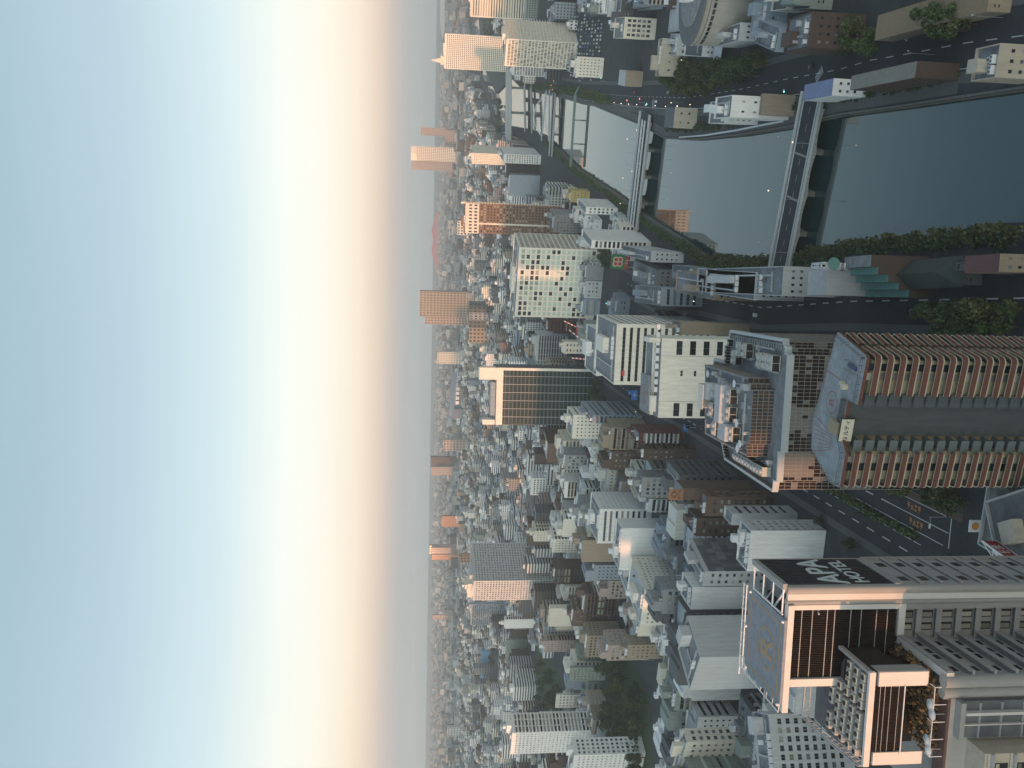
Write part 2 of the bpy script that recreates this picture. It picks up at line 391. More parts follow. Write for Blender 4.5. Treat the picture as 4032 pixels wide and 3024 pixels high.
kind(b.build('ground', GROUND), 'structure')
ISL = [G(x, y) for x, y in [(1954, 369), (1990, 330), (1992, 250), (1984, 0)]]+[Vector((6000, 1750)), Vector((6000, 2300))]+[G(x, y) for x, y in [(1880, 0), (1890, 150), (1905, 265), (1925, 312)]]
b = MB(); b.prism([tuple(p) for p in ISL], -3.2, 0.0); kind(b.build('island_ground', GROUND), 'structure')
b = MB(); b.poly([(-3000, -2500, -3.2), (13000, -2500, -3.2), (13000, 9000, -3.2), (-3000, 9000, -3.2)]); kind(b.build('river_water', WATER), 'structure')
b = MB(); b.poly([F2(G(x, y), .05) for x, y in [(1752, -300), (1750, 120), (1742, 160), (1733, 100), (1730, -300)]]); kind(b.build('bay_water', WATER), 'structure')
def bank(P, flip, name):
    b = MB()
    for i in range(len(P)-1):
        a, c = P[i], P[i+1]; q = [F2(a, -3.4), F2(c, -3.4), F2(c, 0), F2(a, 0)]
        b.poly(q if not flip else q[::-1])
    return kind(b.build(name, QUAY), 'structure')
bank([lb0]+LB, True, 'quay_wall'); bank([rb0]+RB, False, 'quay_wall')
def offs(P, d):
    out = []
    for i, p in enumerate(P):
        a = P[max(0, i-1)]; c = P[min(len(P)-1, i+1)]; t = (Vector(c)-Vector(a)).normalized(); out.append(Vector(p)+Vector((-t.y, t.x))*d)
    return out
def ribbon(name, P, w0, w1, z, mat, k='structure', solid=0):
    A, B = offs(P, w0), offs(P, w1); b = MB()
    for i in range(len(P)-1):
        if solid:
            q = [A[i], B[i], B[i+1], A[i+1]]; b.prism([tuple(v) for v in q][::-1], z-solid, z)
        else: b.poly([F2(B[i], z), F2(A[i], z), F2(A[i+1], z), F2(B[i+1], z)][::-1] if w0 < w1 else [F2(B[i], z), F2(A[i], z), F2(A[i+1], z), F2(B[i+1], z)])
    return kind(b.build(name, mat), k)
# low embankment walks with white railings of light stone on the right bank
ribbon('river_walk', RB[1:13], -6.5, -1.6, .02, PAVE); ribbon('river_walk', LB[0:12], 1.0, 3.0, .02, PAVE)
ribbon('quay_coping', RB[0:13], -.9, -.2, .45, QUAY, solid=.45); ribbon('quay_coping', LB[0:14], .2, .9, .45, QUAY, solid=.45)
ribbon('grass_bank', RB[9:13], -15, -6.6, .03, GRASS)

AV = [Vector(p) for p in [(-91, -60), (-65.5, 128), (-49.8, 240), (-41.3, 300), (-27, 400), (-13, 500), (2, 640), (20, 760), (60, 1000)]]
RDB = [Vector(p) for p in [(14, 60), (25, 208), (33, 300), (38, 383), (52, 470), (60, 560), (88, 680)]]
RR = [G(x, y) for x, y in [(4032, 140), (3802, 169), (3576, 212), (3425, 238), (3300, 275), (3105, 310), (2900, 355), (2700, 385), (2500, 380), (2300, 365), (2150, 330), (2050, 300)]]
RR = [RR[0]+(RR[0]-RR[1]).normalized()*200]+RR
ribbon('pavement', AV, -14, 14, .10, PAVE, solid=.09); ribbon('road', AV[:], -11.5, -1.4, .12, ROAD); ribbon('road', AV[:], 1.4, 11.0, .12, ROAD)
ribbon('cycle_lane', AV, -13.6, -11.4, .124, REDPAVE)
ribbon('road', AV, -1.42, 1.42, .119, ROAD)
ribbon('road', RDB, -8, 8, .06, ROAD); ribbon('pavement', RDB, 8.1, 11, .1, PAVE, solid=.09); ribbon('pavement', RDB, -11, -8.1, .1, PAVE, solid=.09)
ribbon('road', RR, -8, 8, .06, ROAD); ribbon('pavement', RR, 8.1, 11.5, .1, PAVE, solid=.09); ribbon('pavement', RR, -11, -8.1, .1, PAVE, solid=.09)
CR = [Vector(p) for p in [(-260, 262), (-120, 240), (-47, 226), (20, 216), (46, 212)]]
ribbon('road', CR, -8, 8, .128, ROAD)
def along(P, s):
    for i in range(len(P)-1):
        L = (P[i+1]-P[i]).length
        if s <= L: t = (P[i+1]-P[i])/L; return P[i]+t*s, t
        s -= L
    t = (P[-1]-P[-2]).normalized(); return P[-1]+t*s, t
def dashes(name, P, off, s0, s1, on, gap, w=.22, z=.135, mat=None):
    b = MB(); s = s0
    while s < s1:
        p, t = along(P, s); q, t2 = along(P, min(s+on, s1)); n = Vector((-t.y, t.x))
        a, c = p+n*off, q+n*off
        b.poly([F2(a-n*w, z), F2(c-n*w, z), F2(c+n*w, z), F2(a+n*w, z)][::1]); s += on+gap
    return kind(b.build(name, mat or LINE), 'structure')
dashes('lane_marking', AV, 6.3, 250, 830, 5, 5.4); dashes('lane_marking', AV, -6.4, 336, 830, 5, 5.4)
dashes('lane_marking', AV, 1.8, 316, 380, 40, .01, .12); dashes('lane_marking', AV, 1.8, 200, 290, 40, .01, .12)
dashes('lane_marking', AV, -1.9, 305, 1100, 40, .01, .14); dashes('lane_marking', AV, -11.2, 305, 1000, 40, .01, .12); dashes('lane_marking', AV, -6.4, 303, 336, 33, 1, .14)
dashes('lane_marking', RDB, 0, 60, 600, 5, 6); dashes('lane_marking', RR, 0, 200, 1000, 5, 6, .16); dashes('lane_marking', RR, 7.2, 200, 1000, 30, .1, .12)
# stop line, bus-lane letters painted in orange, zebra crossings
p, t = along(AV, 302); n = Vector((-t.y, t.x)); b = MB()
b.poly([F2(p-n*1.8, .136), F2(p-n*11.2, .136), F2(p-n*11.2+t*.45, .136), F2(p-n*1.8+t*.45, .136)]); kind(b.build('stop_line', LINE), 'structure')
for off, s in ((-4.2, 316), (-9, 318), (8.6, 296)):
    p, t = along(AV, s); n = Vector((-t.y, t.x)); c = p+n*off; b = MB()
    for k in range(4):
        for j in (-1, 0, 1):
            if (k+j) % 3 != 1: q = c+t*(k*2.0)+n*j*.75; b.poly([F2(q-n*.3, .137), F2(q-n*.3+t*1.5, .137), F2(q+n*.3+t*1.2, .137), F2(q+n*.3, .137)])
        q = c+t*(k*2.0+.6); b.poly([F2(q-n*1.1, .138), F2(q-n*1.1+t*.35, .138), F2(q+n*1.1+t*.35, .138), F2(q+n*1.1, .138)])
    kind(b.build('bus_lane_marking', OLINE), 'structure')
def zebra(px0, py0, px1, py1, L, n, name='zebra_crossing', z=.137):
    a, c = G(px0, py0), G(px1, py1); d = (c-a)/n; t = d.normalized(); m = Vector((-t.y, t.x)); b = MB()
    for k in range(n):
        q = a+d*k; b.poly([F2(q-m*L/2, z), F2(q+t*.5*d.length-m*L/2, z), F2(q+t*.5*d.length+m*L/2, z), F2(q+m*L/2, z)])
    return kind(b.build(name, LINE), 'structure')
zebra(3872, 2062, 3915, 2078, 7, 6); zebra(3240, 272, 3212, 318, 3.5, 8); zebra(3596, 66, 3560, 160, 4, 10, z=.07); zebra(2570, 395, 2572, 430, 4, 6, z=.07)
# planted median
def cl(n, rx, ry, rz, sz, rnd, cx=0, cy=0, cz=0, b=None, mi=0, squash=1):
    b = b or MB()
    for _ in range(n):
        while True:
            x, y, z = rnd.uniform(-1, 1), rnd.uniform(-1, 1), rnd.uniform(-1, 1)
            r2 = x*x+y*y+z*z
            if .25 < r2 < 1: break
        P = Vector((cx+x*rx, cy+y*ry, cz+z*rz)); a = Vector((rnd.gauss(0, 1), rnd.gauss(0, 1), rnd.gauss(0, 1))).normalized(); c = a.orthogonal().normalized(); e = a.cross(c)
        s = sz*rnd.uniform(.6, 1.4)
        b.poly([P-c*s-e*s*.6, P+c*s-e*s*.6, P+c*s*.8+e*s*.6, P-c*s*.8+e*s*.7], mi)
    return b
def leafmat(key, c1, c2):
    m, t, b = newmat(key); g = t.nodes.new('ShaderNodeNewGeometry'); r = t.nodes.new('ShaderNodeValToRGB')
    r.color_ramp.elements[0].color = (*c1, 1); r.color_ramp.elements[1].color = (*c2, 1)
    t.links.new(g.outputs['Random Per Island'], r.inputs[0]); t.links.new(r.outputs[0], b.inputs['Base Color']); b.inputs['Roughness'].default_value = .8
    return m
LEAF = [leafmat('leaves dark', (.022, .040, .015), (.07, .105, .04)), leafmat('leaves mid', (.028, .052, .018), (.11, .155, .05)), leafmat('leaves olive', (.03, .042, .012), (.12, .135, .05))]
BARK = wallmat('bark', (.09, .065, .045), .9)
rl = random.Random(5)
def shrubs(name, P, w0, w1, h, dens, m, hh=.6, lbl=None):
    b = MB(); tot = sum((P[i+1]-P[i]).length for i in range(len(P)-1))
    for _ in range(int(tot*dens)):
        p, t = along(P, rl.uniform(0, tot)); n = Vector((-t.y, t.x)); q = p+n*rl.uniform(w0, w1)
        k = rl.uniform(.6, 1.3)
        cl(14, 1.5*k, 1.5*k, h*k*.6, .45, rl, q.x, q.y, h*k*.5, b)
    return kind(b.build(name, m), 'stuff')
shrubs('median_shrubs', [along(AV, 318)[0], along(AV, 365)[0], along(AV, 520)[0]], -1.1, 1.1, 1.0, 1.6, LEAF[1])
shrubs('median_shrubs', [along(AV, 200)[0], along(AV, 286)[0]], -1.1, 1.1, 1.0, 1.6, LEAF[0])
shrubs('riverside_shrubs', LB[0:5], .3, 4.6, 2.0, 1.5, LEAF[0]); shrubs('riverside_shrubs', LB[0:9], -1.5, 2, 1.8, 1.6, LEAF[2])
shrubs('riverside_shrubs', LB[4:14], 0.8, 6, 2.4, 1.4, LEAF[1]); shrubs('riverside_shrubs', RB[1:8], -8.5, -5.5, 1.6, 1.0, LEAF[0]); shrubs('riverside_shrubs', RB[9:14], -14, -5, 1.8, 1.6, LEAF[1])

# ------------------------------------------------------------------ trees
TV = []
for k in range(5):
    rr = random.Random(40+k); b = MB(); R_ = rr.uniform(3.2, 4.6)
    for c in range(15):
        a = rr.uniform(0, 6.28); d = rr.uniform(0, .75)*R_; z = rr.uniform(3.2, 8.2); q = rr.uniform(1.0, 2.0)
        cl(62, q, q, q*.8, .33, rr, d*math.cos(a)*(1-(z-3)/12), d*math.sin(a)*(1-(z-3)/12), z, b)
    crown = b.mesh('crown', LEAF[(0, 1, 0, 2, 1)[k]])
    b = MB(); b.cyl(0, 0, 0, 3.6, .28, .17, 8)
    for c in range(4):
        a = rr.uniform(0, 6.28); b.bar((0, 0, 3.0), (math.cos(a)*2, math.sin(a)*2, 5.6+rr.uniform(-.5, .8)), .14)
    b.bar((0, 0, 3.4), (.2, .1, 7), .16); trunk = b.mesh('trunk', BARK); TV.append((crown, trunk))
tcount = 0
def tree(p, s, label, group, v=None, z=0):
    global tcount; v = rl.randrange(5) if v is None else v; tcount += 1
    r = empty('tree', (p.x, p.y, z), rl.uniform(0, 6.28), label, 'tree', group); r.scale = (s, s, s*rl.uniform(.85, 1.15))
    link('crown', TV[v][0], r); link('trunk', TV[v][1], r); return r
TREEPTS = []
def grove(poly, n, label, group, smin=.8, smax=1.25, gap=4.5):
    xs = [p[0] for p in poly]; ys = [p[1] for p in poly]; pts = []
    def ins(x, y):
        c = False; j = len(poly)-1
        for i in range(len(poly)):
            if (poly[i][1] > y) != (poly[j][1] > y) and x < (poly[j][0]-poly[i][0])*(y-poly[i][1])/(poly[j][1]-poly[i][1])+poly[i][0]: c = not c
            j = i
        return c
    tries = 0
    while len(pts) < n and tries < 4000:
        tries += 1; x, y = rl.uniform(min(xs), max(xs)), rl.uniform(min(ys), max(ys))
        if not ins(x, y): continue
        p = G(x, y)
        if any((p-q).length < gap for q in pts): continue
        pts.append(p)
    for k, p in enumerate(sorted(pts, key=lambda q: q.length)): tree(p, rl.uniform(smin, smax), '%s %s' % (ordw(k), label), group)
PARKS = []
def park(poly):
    b = MB(); b.poly([F2(G(x, y), .03) for x, y in poly]); kind(b.build('park_lawn', GRASS), 'structure'); PARKS.append([G(x, y) for x, y in poly])
park([(2625, 215), (2760, 250), (2760, 370), (2640, 355)]); park([(2785, 255), (3010, 215), (3120, 260), (3000, 300), (2760, 370)])
park([(2395, 2600), (2480, 2590), (2560, 2760), (2570, 3080), (2480, 3080), (2410, 2820)]); park([(2110, 2550), (2150, 2560), (2225, 2700), (2215, 2800), (2120, 2810)])
grove([(2625, 215), (2760, 250), (2760, 370), (2640, 355)], 26, 'tree from the viewer in the grove by the car park', 'trees in the grove by the car park')
grove([(2785, 255), (3010, 215), (3040, 250), (2950, 310), (2760, 370)], 34, 'tree from the viewer in the long grove by the white canopy', 'trees in the grove along the river road')
grove([(3330, 80), (3470, 110), (3470, 190), (3340, 190)], 12, 'tree from the viewer beside the brown brick block on the right bank', 'trees beside the brown brick block')
grove([(3690, 60), (3880, 40), (3860, 120), (3700, 130)], 16, 'tree from the viewer in the dark planting at the top right corner', 'trees at the top right corner')
grove([(2400, 2600), (2475, 2595), (2560, 2760), (2568, 3060), (2480, 3060), (2415, 2820)], 58, 'tree from the viewer in the big park at left', 'trees in the big left park', 1.2, 1.7)
grove([(2112, 2555), (2150, 2560), (2222, 2700), (2212, 2800), (2125, 2805)], 34, 'tree from the viewer in the narrow park below the blue warehouse', 'trees in the narrow far park', 1, 1.5)
grove([(2330, 1475), (2400, 1470), (2400, 1580), (2345, 1575)], 14, 'tree from the viewer at the foot of the green glass tower', 'trees at the foot of the glass tower')
grove([(3570, 1905), (3690, 1955), (3800, 2005), (3850, 1960), (3760, 1895)], 12, 'tree from the viewer on the right pavement of the wide avenue', 'street trees on the avenue')
grove([(3720, 1210), (4032, 1215), (4032, 1300), (3760, 1290)], 16, 'tree from the viewer behind the red brown balconied tower', 'trees behind the red brown tower', .9, 1.3)
grove([(2365, 985), (2440, 980), (2460, 1040), (2380, 1045)], 10, 'tree from the viewer in the courtyard garden by the green rooftop sign', 'trees by the green sign')
grove([(2060, 2120), (2110, 2080), (2150, 2140), (2100, 2160)], 10, 'tree from the viewer in the small park by the pale grey tower', 'trees in the small far park', 1, 1.4)
p, t = along(AV, 296); tree(p+Vector((-1, 0)), 1.0, 'round dark tree standing on the avenue median near the junction', None)
for s, lb in ((330, 'small tree on the left pavement nearest the black hotel sign'), (352, 'second tree on the left pavement of the avenue'), (378, 'third tree on the left pavement of the avenue')):
    p, t = along(AV, s); tree(p+Vector((-t.y, t.x))*13.2, .7, lb, 'trees on the left pavement')

# ------------------------------------------------------------------ bridges
CONC = wallmat('bridge concrete', (.30, .30, .28), .85, .3, .4); RAIL = wallmat('pale railing', (.50, .53, .54), .6, .15, .6)
def bridge(name, label, A, B, w, z, deck=.9, piers=2, mat=CONC, rail=RAIL, arch=True, lanes=True):
    A, B = Vector(A), Vector(B); d = B-A; L = d.length; r = empty(name, (A.x, A.y, 0), math.atan2(d.y, d.x), label, 'bridge')
    b = MB(); b.box(-5, L+5, -w/2, w/2, z-deck, z); ns_ = piers+1; seg = L/ns_
    if arch:
        for s in (-w/2, w/2-.6):
            for k in range(ns_):
                n = 10
                for i in range(n):
                    x0, x1 = k*seg+seg*i/n, k*seg+seg*(i+1)/n; f = lambda x: .9*((2*(x-k*seg)/seg-1)**2)+.15
                    b.poly([(x0, s, z-deck), (x1, s, z-deck), (x1, s, z-deck-f(x1)), (x0, s, z-deck-f(x0))][::-1]); b.poly([(x0, s+.6, z-deck), (x1, s+.6, z-deck), (x1, s+.6, z-deck-f(x1)), (x0, s+.6, z-deck-f(x0))])
                    b.poly([(x0, s, z-deck-f(x0)), (x1, s, z-deck-f(x1)), (x1, s+.6, z-deck-f(x1)), (x0, s+.6, z-deck-f(x0))][::-1])
    b.build('deck', mat, r)
    for k in range(1, ns_): q = MB(); q.box(k*seg-1.1, k*seg+1.1, -w/2+1.5, w/2-1.5, -4, z-deck-.01); q.build('pier', QUAY, r)
    for s in (-w/2, w/2-.35): q = MB(); q.box(-5, L+5, s, s+.35, z+.002, z+1.0); q.build('railing', rail, r)
    if lanes:
        q = MB(); q.box(-5, L+5, -w/2+3.4, w/2-3.4, z+.004, z+.05); q.build('roadway', ROAD, r)
        q = MB(); q.box(-5, L+5, -w/2+3.1, -w/2+3.35, z+.002, z+.5); q.box(-5, L+5, w/2-3.35, w/2-3.1, z+.002, z+.5); q.build('kerb', rail, r)
        q = MB(); x = 0
        while x < L: q.box(x, x+3, -.12, .12, z+.052, z+.056); x += 7
        q.build('lane_line', LINE, r)
    return r, L
br1, L1 = bridge('road_bridge', 'nearest concrete road bridge with low arches and pale parapets over the river', (116.5, 331), (54, 359), 20, 2.4, piers=3)
q = MB(); [q.box(x, x+.9, -6.4, 6.4, 2.456, 2.462) for x in (L1*.28, L1*.55)]; q.build('expansion_joint', CONC, br1)
br2, L2 = bridge('road_bridge', 'second wide road bridge with a long ridge of lamps along each side', (192, 592), (122, 623), 30, 3.2, piers=3)
for yy in (-4, 4): q = MB(); q.box(0, L2, yy-.4, yy+.4, 3.26, 4.3); q.build('median_barrier', WHITEM, br2)
q = MB(); q.box(0, L2, 2, 5, 5.4, 5.9); [q.box(x, x+.5, 3.2, 3.8, 3.2, 5.4) for x in range(3, int(L2), 9)]; q.build('raised_walkway', WHITEM, br2)
b3 = G(2190, 385), G(2178, 600)
br3, L3 = bridge('road_bridge', 'third road bridge beyond the green pipe bridge', b3[0], b3[1], 24, 3.0, piers=2)
# green pipe bridge with its portal supports
P0, P1 = G(2262, 388, 5), G(2245, 640, 5); d = P1-P0; L = d.length
PB = empty('pipe_bridge', (P0.x, P0.y, 0), math.atan2(d.y, d.x), 'thin greenish pipe bridge crossing low over the river', 'bridge')
GREENM = wallmat('green painted steel', (.16, .25, .23), .6); q = MB(); q.bar((-4, 0, 4.8), (L+4, 0, 4.8), 1.6); q.bar((-4, 0, 4.8), (-12, 0, 1), 1.5); q.build('pipe', GREENM, PB)
q = MB(); q.box(-4, L+4, -1.6, 1.6, 3.2, 3.7); q.build('girder', GREENM, PB)
for x in (L*.33, L*.7): q = MB(); q.box(x-.7, x+.7, -1, 1, -4, 3.2); q.build('pier', CONC, PB)
# arch bridges far
for (x0, x1, lb) in ((2148, 2132, 'slim white arch bridge hung on thin cables'), (2162, 2160, 'flat grey footbridge with a truss rail behind the third bridge')):
    A, B = G(x0, 372, 4), G(x1, 535, 4); d = B-A; L = d.length; r = empty('arch_bridge', (A.x, A.y, 0), math.atan2(d.y, d.x), lb, 'bridge')
    q = MB(); q.box(-6, L+6, -3.5, 3.5, 3, 4); q.build('deck', METAL, r); hh = 13 if 'arch' in lb else 5
    for s in (-3.3, 3.3):
        q = MB(); n = 16
        for i in range(n):
            f = lambda i: (L*i/n, s, 4+hh*(1-(2*i/n-1)**2)); q.bar(f(i), f(i+1), .7)
            if i: q.bar(f(i), (L*i/n, s, 4), .18)
        q.build('arch', WHITEM, r)
# railway / flat bridges and elevated highway beyond
for x0, y0, x1, y1, w, z, lb in ((2090, 345, 2096, 505, 12, 4, 'dark flat rail bridge in front of the elevated highway'), (2065, 340, 2068, 500, 12, 5, 'flat pipe-lined bridge just in front of the elevated highway')):
    A, B = G(x0, y0, z), G(x1, y1, z); bridge('flat_bridge', lb, A, B, w, z, 1.0, 2, arch=False, lanes=False)
for x0, x1, z, lb in ((2010, 2006, 15, 'lower grey elevated highway crossing above the river'), (1999, 1993, 17, 'upper parallel elevated highway with noise walls')):
    A, B = G(x0, 150, z), G(x1, 800, z); d = B-A; L = d.length; r = empty('elevated_highway', (A.x, A.y, 0), math.atan2(d.y, d.x), lb, 'highway')
    q = MB(); q.box(0, L, -8, 8, z-2, z); q.build('deck', CONC, r); q = MB(); q.box(0, L, -8.3, -8, z-1, z+2.2); q.box(0, L, 8, 8.3, z-1, z+2.2); q.build('noise_wall', RAIL, r)
    q = MB(); q.box(0, L, -7, 7, z+.01, z+.05); q.build('roadway', ROAD, r)
    for k in range(1, int(L/45)): q = MB(); q.box(k*45-1.3, k*45+1.3, -1.3, 1.3, -4, z-2.8); q.box(k*45-1.2, k*45+1.2, -6, 6, z-2.8, z-2); q.build('pier', CONC, r)

ribbon('river_wall', [G(x, y) for x, y in [(2680, 541), (2780, 533), (2900, 514), (2990, 496), (3085, 478)]], -.35, .35, 1.2, WHITEM, solid=1.2)

# ================================================================== HOTEL TOWER (nearest, left)
def frame_boxes(b, lst, mi=0):
    for q in lst: b.box(*q, mi)
HC = Vector((-30.16, 121.96)); HY = rad(-6.5)
hot = empty('hotel_tower', (HC.x, HC.y, 0), HY, 'grey hotel tower with black sign wall reading APA HOTEL and an orange R helipad', 'hotel')
HW = wallmat('hotel grey panel', (.30, .30, .29), .7, .12, .2); HL = wallmat('hotel pale aluminium', (.60, .58, .55), .5, .08, .2); LOUV = plain('black louvre', (.010, .008, .008), .95)
LOUVR = wallmat('reddish brown louvre bars', (.032, .02, .016), .85, .2, .5)
# body: main shaft and forward wing
b = MB(); b.prism([(0, .6), (0, 12.2), (-22, 12.2), (-22, 2), (-9, 2), (-4, 2.0), (-4, .6)][::-1][::-1], 0, 85.6); b.build('wall', HW, hot)
b = MB(); b.box(-30, -9.0, -12.2, 2.0, 0, 84.9); b.build('wall', HW, hot)
# right (sign) face fins and windows per floor
FH = 3.32
finm = MB(); finm.box(-.05, .32, .6, 12.2, -.5, .1); finm.box(.32, .38, .6, 12.2, -.5, .3)
finme = finm.mesh('floor_ledge', HW)
wn = MB(); wn.box(-.0, .06, -.85, .85, -.8, .8); wn.box(.06, .12, -.95, .95, .8, .9, 1); wn.box(.06, .12, -.95, .95, -.9, -.8, 1); wme = wn.mesh('window', [GL, HW])
for k in range(26):
    z = 85.9-k*FH
    if z < 4: break
    link('floor_ledge', finme, hot, (0, 0, z))
    for y in (3.0, 9.6): link('window', wme, hot, (0, y, z-1.7))
b = MB(); b.box(-.3, .45, 12.2, 12.6, 0, 86.1); b.build('edge_column', HW, hot)
# front face ledges (main shaft part, x -9..-4) and wing right face (x=-9, y -12.2..0.6)
fm = MB(); fm.box(-9.1, -3.9, 1.1, 2.1, -.25, .12); fm.box(-9.1, -3.9, 1.0, 1.1, -.25, .7); fme = fm.mesh('floor_ledge', HW)
sm = MB(); sm.box(-9.0, -8.1, -12.2, 1.1, -.25, .12); sm.box(-8.1, -8.0, -12.2, 1.1, -.25, .7); sme = sm.mesh('floor_ledge', HW)
w2 = MB(); w2.box(-.62, .62, -.06, .02, -.95, .95, 1); w2.box(-.45, .3, -.09, -.06, -.8, .8); w2me = w2.mesh('window', [GL3, DARK])
w3 = MB(); w3.box(-.02, .06, -.7, .7, -.85, .85); w3me = w3.mesh('window', [GL])
for k in range(26):
    z = 85.2-k*FH
    if z < 4: break
    link('floor_ledge', fme, hot, (0, 0, z)); link('floor_ledge', sme, hot, (0, 0, z))
    if k < 20:
        for x in (-5.4, -7.4): link('window', w2me, hot, (x, 2.0, z-1.7))
        for y in (-1.0, -3.6, -5.6, -9.6): link('window', w3me, hot, (-9.0, y, z-1.6))
# corner columns, full height, half round
b = MB(); b.prism([(0, -.0), (.1, .62), (-1.15, .62), (-1.15, -.2), (-.6, -.35)][::-1], 0, 104.4); b.cyl(-.55, .25, 0, 104.35, .62, n=16); b.build('column', HW, hot)
b = MB(); b.box(-2.15, -1.15, .0, .62, 0, 104.2); b.build('column', HL, hot)
b = MB(); b.cyl(-2.6, .55, 0, 104.3, .5, n=16); b.build('column', HW, hot)
b = MB(); b.cyl(-9.6, -12.0, 0, 86.2, .95, n=18); b.cyl(-11.3, -11.8, 0, 86.2, .85, n=18); b.box(-12.2, -8.9, -12.2, -11.2, 0, 86.1); b.build('column', HW, hot)
# upper screen: black sign wall on the right face
b = MB()
b.box(-.5, .12, .62, 12.2, 86.9, 104.2)
for i in range(9): y = .7+i*1.42; b.box(.12, .2, y, y+.07, 87, 104.1, 1)
for i in range(14): z = 87.5+i*1.25; b.box(.12, .17, .65, 12.15, z, z+.05, 1)
b.build('sign_wall', [plain('black sign panel', (.012, .012, .014), .35), plain('sign panel joint', (.045, .045, .05), .5)], hot)
b = MB(); b.box(-.55, .3, .3, 12.4, 104.2, 105.0); b.box(-.55, .3, .3, 12.4, 86.1, 86.95); b.box(-.5, .28, 12.2, 12.5, 86.95, 104.2); b.build('sign_frame', HW, hot)
LET = plain('pale sign letter', (.55, .60, .60), .5)
RS = (rad(90), 0, rad(90))
text('sign_letters', 'APA', 6.1, LET, hot, (.24, 6.2, 96.0), RS, .06, .06)
text('sign_letters', 'HOTEL', 3.3, LET, hot, (.24, 6.1, 91.6), RS, .05, .02)
# upper front: black louvre in a pale frame, helipad fascia
b = MB(); b.box(-14.8, -3.7, .9, 1.3, 85.9, 103.2)
b.build('louvre_backing', LOUV, hot)
b = MB()
for i in range(38): x = -14.75+i*.292; b.box(x, x+.06, .55, .9, 86.0, 103.15)
for z in (87.6, 89.4, 91.9, 93.6, 96.2, 97.4, 99.8, 101.5): b.box(-14.8, -3.7, .5, .62, z, z+.1, 1)
b.build('louvre', [LOUVR, METAL], hot)
b = MB(); b.box(-20.0, -2.9, -.35, 1.0, 103.2, 104.15); b.build('helipad_fascia', HL, hot)
b = MB(); b.box(-3.75, -3.0, .1, 1.3, 86.0, 103.2); b.build('frame_column', HL, hot); b = MB(); b.box(-16.0, -14.8, .0, 1.4, 85.9, 103.2); b.build('frame_column', HL, hot)
b = MB(); b.box(-9.2, -3.0, .2, 1.5, 84.9, 86.0); b.box(-9.3, -8.2, -12.4, 1.0, 84.9, 86.0); b.build('ledge_band', HL, hot)
pad = MB(); pad.prism([(-18.6, -.3), (-5.2, -.3), (-5.0, 12.6), (-6.6, 13.9), (-18.4, 13.9), (-19.7, 12.0)], 104.15, 104.6)
po = pad.build('helipad', wallmat('helipad deck', (.22, .25, .285), .7, .25, .3, False), hot)
YP = plain('orange yellow marking', (.36, .25, .12), .8)
def ring(b, cx, cy, z, r, w, n=40, sy=1):
    for i in range(n):
        a, c = 2*math.pi*i/n, 2*math.pi*(i+1)/n
        b.poly([(cx+r*math.cos(a), cy+r*math.sin(a)*sy, z), (cx+(r+w)*math.cos(a), cy+(r+w)*math.sin(a)*sy, z), (cx+(r+w)*math.cos(c), cy+(r+w)*math.sin(c)*sy, z), (cx+r*math.cos(c), cy+r*math.sin(c)*sy, z)])
b = MB(); ring(b, -12.2, 5.6, 104.62, 3.1, .32)
for q in ((-18.2, -6.2, .9, 1.25), (-18.2, -6.2, 12.4, 12.7), (-18.2, -17.9, 1.25, 12.4), (-6.5, -6.2, 1.25, 12.4)): b.box(*q, 104.61, 104.62)
b.build('helipad_marking', YP, hot); text('helipad_letter', 'R', 6.2, YP, hot, (-12.2, 5.5, 104.62), (0, 0, 0), .005, .05)
b = MB()
for a, c in (((-19.9, -.2), (-19.9, 14.6)), ((-19.9, 14.6), (-5, 14.6)), ((-21.4, 15.8), (-5, 15.8))): b.bar((*a, 104.7), (*c, 104.7), .16)
for i in range(8): x = -19.9+i*2.1; b.bar((x, 14.6, 104.6), (x, 16.0, 104.9), .1); b.bar((x, 14.6, 104.7), (x, 14.6, 102.6), .1)
for i in range(7): b.bar((-19.9, i*2.3, 104.6), (-18.6, i*2.3, 104.5), .1)
b.build('safety_net_frame', WHITEM, hot)
for x, y in ((-18.8, 12.9), (-5.6, 12.9), (-18.9, .2), (-5.6, .1), (-12, 14)): q = MB(); q.cyl(0, 0, 0, .35, .22, .16, 10); q.build('pad_light', WHITEM, hot, (x, y, 104.6))
# open steel court behind the sign, stair box and braces
b = MB()
for y in (2.2, 5.4, 8.6, 11.8): b.bar((-.6, y, 86), (-.6, y, 104.4), .3)
for z in (98.8, 104.6): b.bar((-.7, .6, z), (-.7, 12.2, z), .28); b.bar((-4.6, .6, z), (-4.6, 12.2, z), .22)
for y in (.9, 4.5, 8.2, 12.0): b.bar((-.7, y, 104.6), (-4.8, y, 104.6), .2); b.bar((-.7, y, 98.8), (-4.8, y, 98.8), .2)
b.bar((-.8, 1.0, 104.2), (-4.8, 4.5, 104.2), .22); b.bar((-.8, 12, 98.8), (-4.8, 8, 104), .2)
b.build('steel_frame', WHITEM, hot)
b = MB(); b.box(-4.4, -1.6, 6.2, 9.6, 86, 102.4); b.box(-4.5, -1.5, 6.1, 9.7, 102.4, 102.6); b.build('stair_box', HW, hot)
b = MB(); b.box(-14.6, -5, 1.35, 12.0, 85.6, 102.2); b.build('core_wall', LOUVR, hot)
b = MB(); b.prism([(-22, 2), (-4.6, 2), (-4.6, 12.1), (-22, 12.1)], 85.6, 85.8); b.build('roof', ROOFD, hot)
